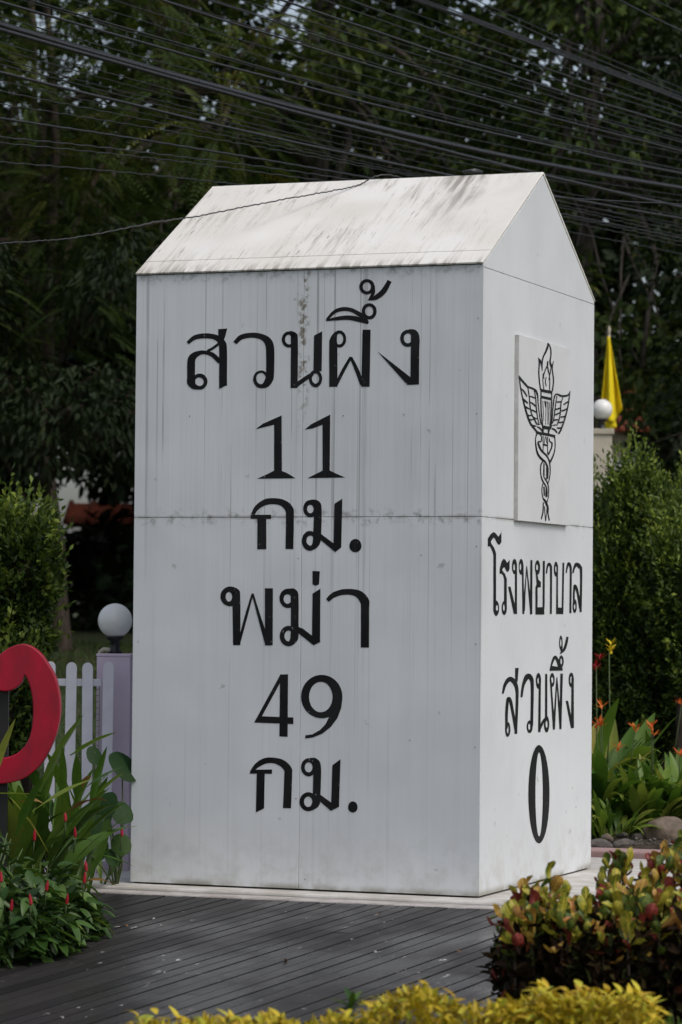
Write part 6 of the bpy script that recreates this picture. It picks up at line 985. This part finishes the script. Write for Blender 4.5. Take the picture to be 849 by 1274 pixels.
for k in range(420):
    s = random.uniform(.008, .02); x_ = random.uniform(2.0, 4.6); y_ = random.uniform(21.2, 22.3)
    c = Vector((x_, y_, .022+s*.4)); vv, ff = [], []
    pts_ = [Vector((1, 0, 0)), Vector((0, 1, 0)), Vector((-1, 0, 0)), Vector((0, -1, 0)), Vector((0, 0, .7)), Vector((0, 0, -.7))]
    gp.add(([c+p*s*random.uniform(.7, 1.3) for p in pts_], [(0, 1, 4), (1, 2, 4), (2, 3, 4), (3, 0, 4), (1, 0, 5), (2, 1, 5), (3, 2, 5), (0, 3, 5)]))
tag(gp.build('gravel', M['rock'], None, True), 'loose gravel among the rocks of the right bed', 'gravel', kind='stuff')

# ------------------------------------------------------------------ croton hedge
def obov(name, mat, n=7, w=.46, curl=.2):
    c_seed = curl*9
    v = []; f = []
    for i in range(n+1):
        t = i/n; ww = w*.5*(t**.8)*math.sqrt(max(0, 1-(max(0, t-.62)/.385)**2.4)) + .02
        y_ = .32*curl*math.sin(t*2.6)
        for sx in (-1, -.5, 0, .5, 1): v.append((sx*ww+.03*math.sin(t*5+w*40), y_+.45*ww*sx*sx+.035*math.sin(t*13+sx*2.5+c_seed), t))
    for i in range(n):
        for k in range(4): f.append((i*5+k, i*5+k+1, i*5+k+6, i*5+k+5))
    return mesh(name, v, f, mat, True)
CRO = {k: [obov('croton_leaf_'+k, LM[k], curl=c, w=w) for c, w in ((.3, .44), (-.7, .50), (1.2, .40), (-1.3, .47))] for k in ('cro_y', 'cro_o', 'cro_r', 'cro_g')}
def croton(label, shoots, seed, mass_box, nmass):
    """shoots: (px, py, Y) of whorl tops"""
    rg = random.Random(seed); p0 = at(*shoots[0]); base = Vector((p0.x, p0.y, gz(p0.x, p0.y)))
    t = empty('croton_bush', base); tag(t, label, 'bush', 'croton bushes'); cnt = 0
    st = MB()
    for px, py, Y_ in shoots:
        p = at(px, py, Y_); st.add(tubevf([(p.x+rg.uniform(-.06, .06)-base.x, p.y-base.y, -.1), p-base-Vector((0, 0, .12)), p-base-Vector((0, 0, .02))], [.008, .006, .004], 6))
        n = rg.randint(10, 12)
        for k in range(n):
            u = k*2.4+rg.random(); ti = .15+1.15*(k/n)+rg.uniform(-.1, .1); low = k/n
            r_ = rg.random()
            kd = 'cro_y' if r_ < .54-.26*low else 'cro_o' if r_ < .72-.24*low else 'cro_r' if r_ < .82-.04*low else 'cro_g'
            s = rg.uniform(.055, .112)
            link('leaf', rg.choice(CRO[kd]), t, loc=p-base+Vector((.008*math.cos(u), .008*math.sin(u), -.02-.10*low)), rot=(ti+rg.gauss(0, .22), rg.gauss(0, .35), u+rg.gauss(0, .3)), scale=(s*rg.uniform(.85, 1.25), s, s)); cnt += 1
    st.build('stems', M['twig'], t, True)
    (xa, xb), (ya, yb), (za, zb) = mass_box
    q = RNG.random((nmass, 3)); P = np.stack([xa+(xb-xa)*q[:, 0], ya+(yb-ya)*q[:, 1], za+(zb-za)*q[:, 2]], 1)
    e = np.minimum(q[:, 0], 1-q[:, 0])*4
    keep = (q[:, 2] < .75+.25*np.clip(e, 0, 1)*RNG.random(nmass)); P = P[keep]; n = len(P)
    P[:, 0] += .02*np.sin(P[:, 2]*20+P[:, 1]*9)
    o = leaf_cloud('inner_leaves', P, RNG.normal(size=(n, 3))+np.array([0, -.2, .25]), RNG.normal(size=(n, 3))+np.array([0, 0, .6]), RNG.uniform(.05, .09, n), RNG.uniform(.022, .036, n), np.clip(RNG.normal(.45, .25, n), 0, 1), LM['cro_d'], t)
    o.matrix_parent_inverse = Matrix.Translation(-base)
    return t
def cro_shoots(px0, px1, prof, Y0, Y1, n, seed, drop=26):
    rg = random.Random(seed); xs_ = np.linspace(px0, px1, len(prof)); out = []
    for k in range(n):
        px = px0+(px1-px0)*((k*.618+rg.random()*.25) % 1); q = rg.random(); Y_ = Y0+(Y1-Y0)*(1-q)
        out.append((px, float(np.interp(px, xs_, prof))+q*drop+rg.uniform(-5, 9), Y_))
    return out
def cbox(px0, px1, Y0, Y1, pyt): return ((at(px0, 1150, Y0).x, at(px1, 1150, Y0).x), (Y0-.03, Y1), (gz(0, Y0), at(px0, pyt, (Y0+Y1)/2).z))
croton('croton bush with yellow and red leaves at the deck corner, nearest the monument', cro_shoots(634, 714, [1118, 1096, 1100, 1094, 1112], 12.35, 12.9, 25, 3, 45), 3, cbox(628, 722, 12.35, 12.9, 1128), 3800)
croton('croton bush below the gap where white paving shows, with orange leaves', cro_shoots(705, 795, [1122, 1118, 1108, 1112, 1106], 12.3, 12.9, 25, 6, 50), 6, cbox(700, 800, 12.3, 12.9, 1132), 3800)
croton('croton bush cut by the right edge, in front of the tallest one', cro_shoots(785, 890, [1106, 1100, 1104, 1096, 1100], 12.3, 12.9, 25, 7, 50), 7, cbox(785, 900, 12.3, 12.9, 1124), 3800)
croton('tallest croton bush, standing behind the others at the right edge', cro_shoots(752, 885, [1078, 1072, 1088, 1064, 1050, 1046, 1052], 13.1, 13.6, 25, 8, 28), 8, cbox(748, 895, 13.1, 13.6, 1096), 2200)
# side twigs low on the deck side of the croton
tw = empty('croton_sprig', g_at(627, 12.6)); tag(tw, 'small dark croton sprig leaning over the deck boards', 'bush', 'croton bushes')
for k in range(26):
    p = at(626+random.uniform(-8, 9), random.uniform(1150, 1225), 12.5+random.uniform(-.1, .1))-tw.location; s = random.uniform(.035, .06)
    link('leaf', random.choice(CRO[random.choice(['cro_g', 'cro_g', 'cro_r'])]), tw, loc=p, rot=(random.uniform(.2, 1.3), 0, random.uniform(0, 6.28)), scale=(s*.8, s, s))
for k in range(3):
    p = at(624+k*4, 1160+k*12, 12.5)-tw.location; MB().add(tubevf([(0.02*k, 0, -.1), p*.5+Vector((.02, 0, 0)), p], [.006, .005, .003], 5)).build('stem', M['twig'], tw, True)

# ------------------------------------------------------------------ golden shrubs in the foreground
GLF = [ell_leaf('golden_leaf_mesh', LM['gold_o'], w=w, curl=c) for c, w in ((.2, .34), (.45, .30), (.1, .36))]
def golden(label, px0, px1, prof, Y0, Y1, nshoot, nmass, seed):
    rg = random.Random(seed); a = at(px0, 1270, Y0); b = at(px1, 1270, Y0)
    base = Vector(((a.x+b.x)/2, Y0, gz(0, Y0))); t = empty('golden_shrub', base); tag(t, label, 'shrub', 'golden leaved shrubs')
    xs_ = np.linspace(px0, px1, len(prof)); n = 0
    for k in range(nshoot):
        px = rg.uniform(px0, px1); Y_ = Y0+(Y1-Y0)*rg.random(); py = float(np.interp(px, xs_, prof))+rg.uniform(-3, 20)*(1 if Y_ > (Y0+Y1)/2 else 1.5)
        p = at(px, py, Y_)-base; tilt = rg.gauss(0, .35)
        for j in range(7):
            u = j*2.4+rg.random()*1.2; s = rg.uniform(.048, .078)
            link('leaf', rg.choice(GLF), t, loc=p+Vector((.004*math.cos(u), .004*math.sin(u), -.006*j)), rot=(rg.uniform(.1, .9)-.11*j, tilt*.4, u), scale=(s, s, s)); n += 1
    m_ = nmass; px = RNG.uniform(px0, px1, m_); Y_ = RNG.uniform(Y0, Y1, m_); zt = np.interp(px, xs_, prof)
    P = np.array([at(x_, z_+13, y_) for x_, z_, y_ in zip(px, zt, Y_)]); dn = RNG.random(m_)**1.4; gzz = gz(0, Y0)
    P[:, 2] = gzz+(P[:, 2]-gzz)*(1-dn*.9)
    o = leaf_cloud('inner_leaves', P, RNG.normal(size=(m_, 3))*.8+np.array([0, 0, .6]), RNG.normal(size=(m_, 3))*.6+np.array([0, 0, 1.]), RNG.uniform(.028, .05, m_), RNG.uniform(.012, .019, m_), RNG.random(m_), LM['gold'], t)
    o.matrix_parent_inverse = Matrix.Translation(-base)
    st = MB()
    for k in range(40):
        i_ = rg.randrange(m_); q = Vector(P[i_])-base; st.add(tubevf([(q.x*.95, q.y, -.05), q], [.006, .003], 5))
    st.build('stems', M['twig'], t, True)
golden('golden leaved shrub along the bottom edge of the photo in front of the deck', 150, 640, [1276, 1262, 1268, 1256, 1266, 1254, 1268, 1256, 1258, 1228, 1217, 1240, 1246, 1232], 10.8, 11.2, 43, 7000, 1)
golden('golden leaved shrub in front of the croton at the lower right', 636, 815, [1250, 1226, 1234, 1228, 1236, 1230, 1252], 10.9, 11.4, 43, 4500, 2)
sg = empty('green_sprig', g_at(440, 10.9)); tag(sg, 'dark green sprig standing among the golden leaves at the bottom', 'plant')
for k in range(9):
    p = at(437, 1262, 10.95)-sg.location
    link('leaf', random.choice(CLF), sg, loc=p+Vector((0, 0, .004*k)), rot=(random.uniform(.4, 1.2), 0, k*2.4), scale=(.06, .085, .085))
MB().add(tubevf([(0, 0, -.05), at(437, 1262, 10.95)-sg.location], [.006, .004], 6)).build('stem', M['stem'], sg, True)
cf = clump('ground_fern', 'grey green fern in the bottom right corner', at(838, 1290, 11.4), GRS, 40, (.1, 1.1), .05, (.08, .16), None, seed=77)

# short grass on the lawn behind the fence
n = 26000
X = RNG.uniform(-8, 7, n); Y = RNG.uniform(24.5, 43, n); Z = np.interp(Y, [22, 28, 40, 60], [-.02, .2, 1.05, 1.4])-.01
gs = leaf_cloud('lawn_grass', np.stack([X, Y, Z], 1), np.array([0, 0, 1.])+RNG.normal(size=(n, 3))*.45, RNG.normal(size=(n, 3)), RNG.uniform(.06, .14, n), RNG.uniform(.012, .02, n), RNG.uniform(.1, .7, n), LM['hedge'], None, False)
tag(gs, 'short dark grass of the lawn behind the fence', 'grass', kind='stuff')

# fallen leaves on the deck
for px, py, lab in [(157, 1153, 'dry leaf on the deck, the closest one to the red cone shrubs'), (470, 1140, 'dry leaf on the deck, the closest one to the front wall of the monument'), (352, 1196, 'dry leaf lying in the middle of the deck'), (566, 1186, 'dry leaf on the deck, the closest one to the croton bushes')]:
    q = at(px, py, 15.); d = q-Vector((0, 0, EYE)); o_ = Vector((0, 0, EYE)); tt = (E0-o_).dot(DN)/d.dot(DN); p = o_+d*tt
    s_ = random.uniform(.035, .06)
    o = link('fallen_leaf', mesh('fallen_leaf', [tuple(v_.co) for v_ in CLF[1].vertices], [tuple(f_.vertices) for f_ in CLF[1].polygons], LM['dry'], True), None, loc=p+DN*.012, rot=(random.uniform(-.2, .3), random.uniform(-.4, .4), random.uniform(0, 6.28)), scale=(s_, s_, s_))
    tag(o, lab, 'leaf', 'fallen leaves on the deck')
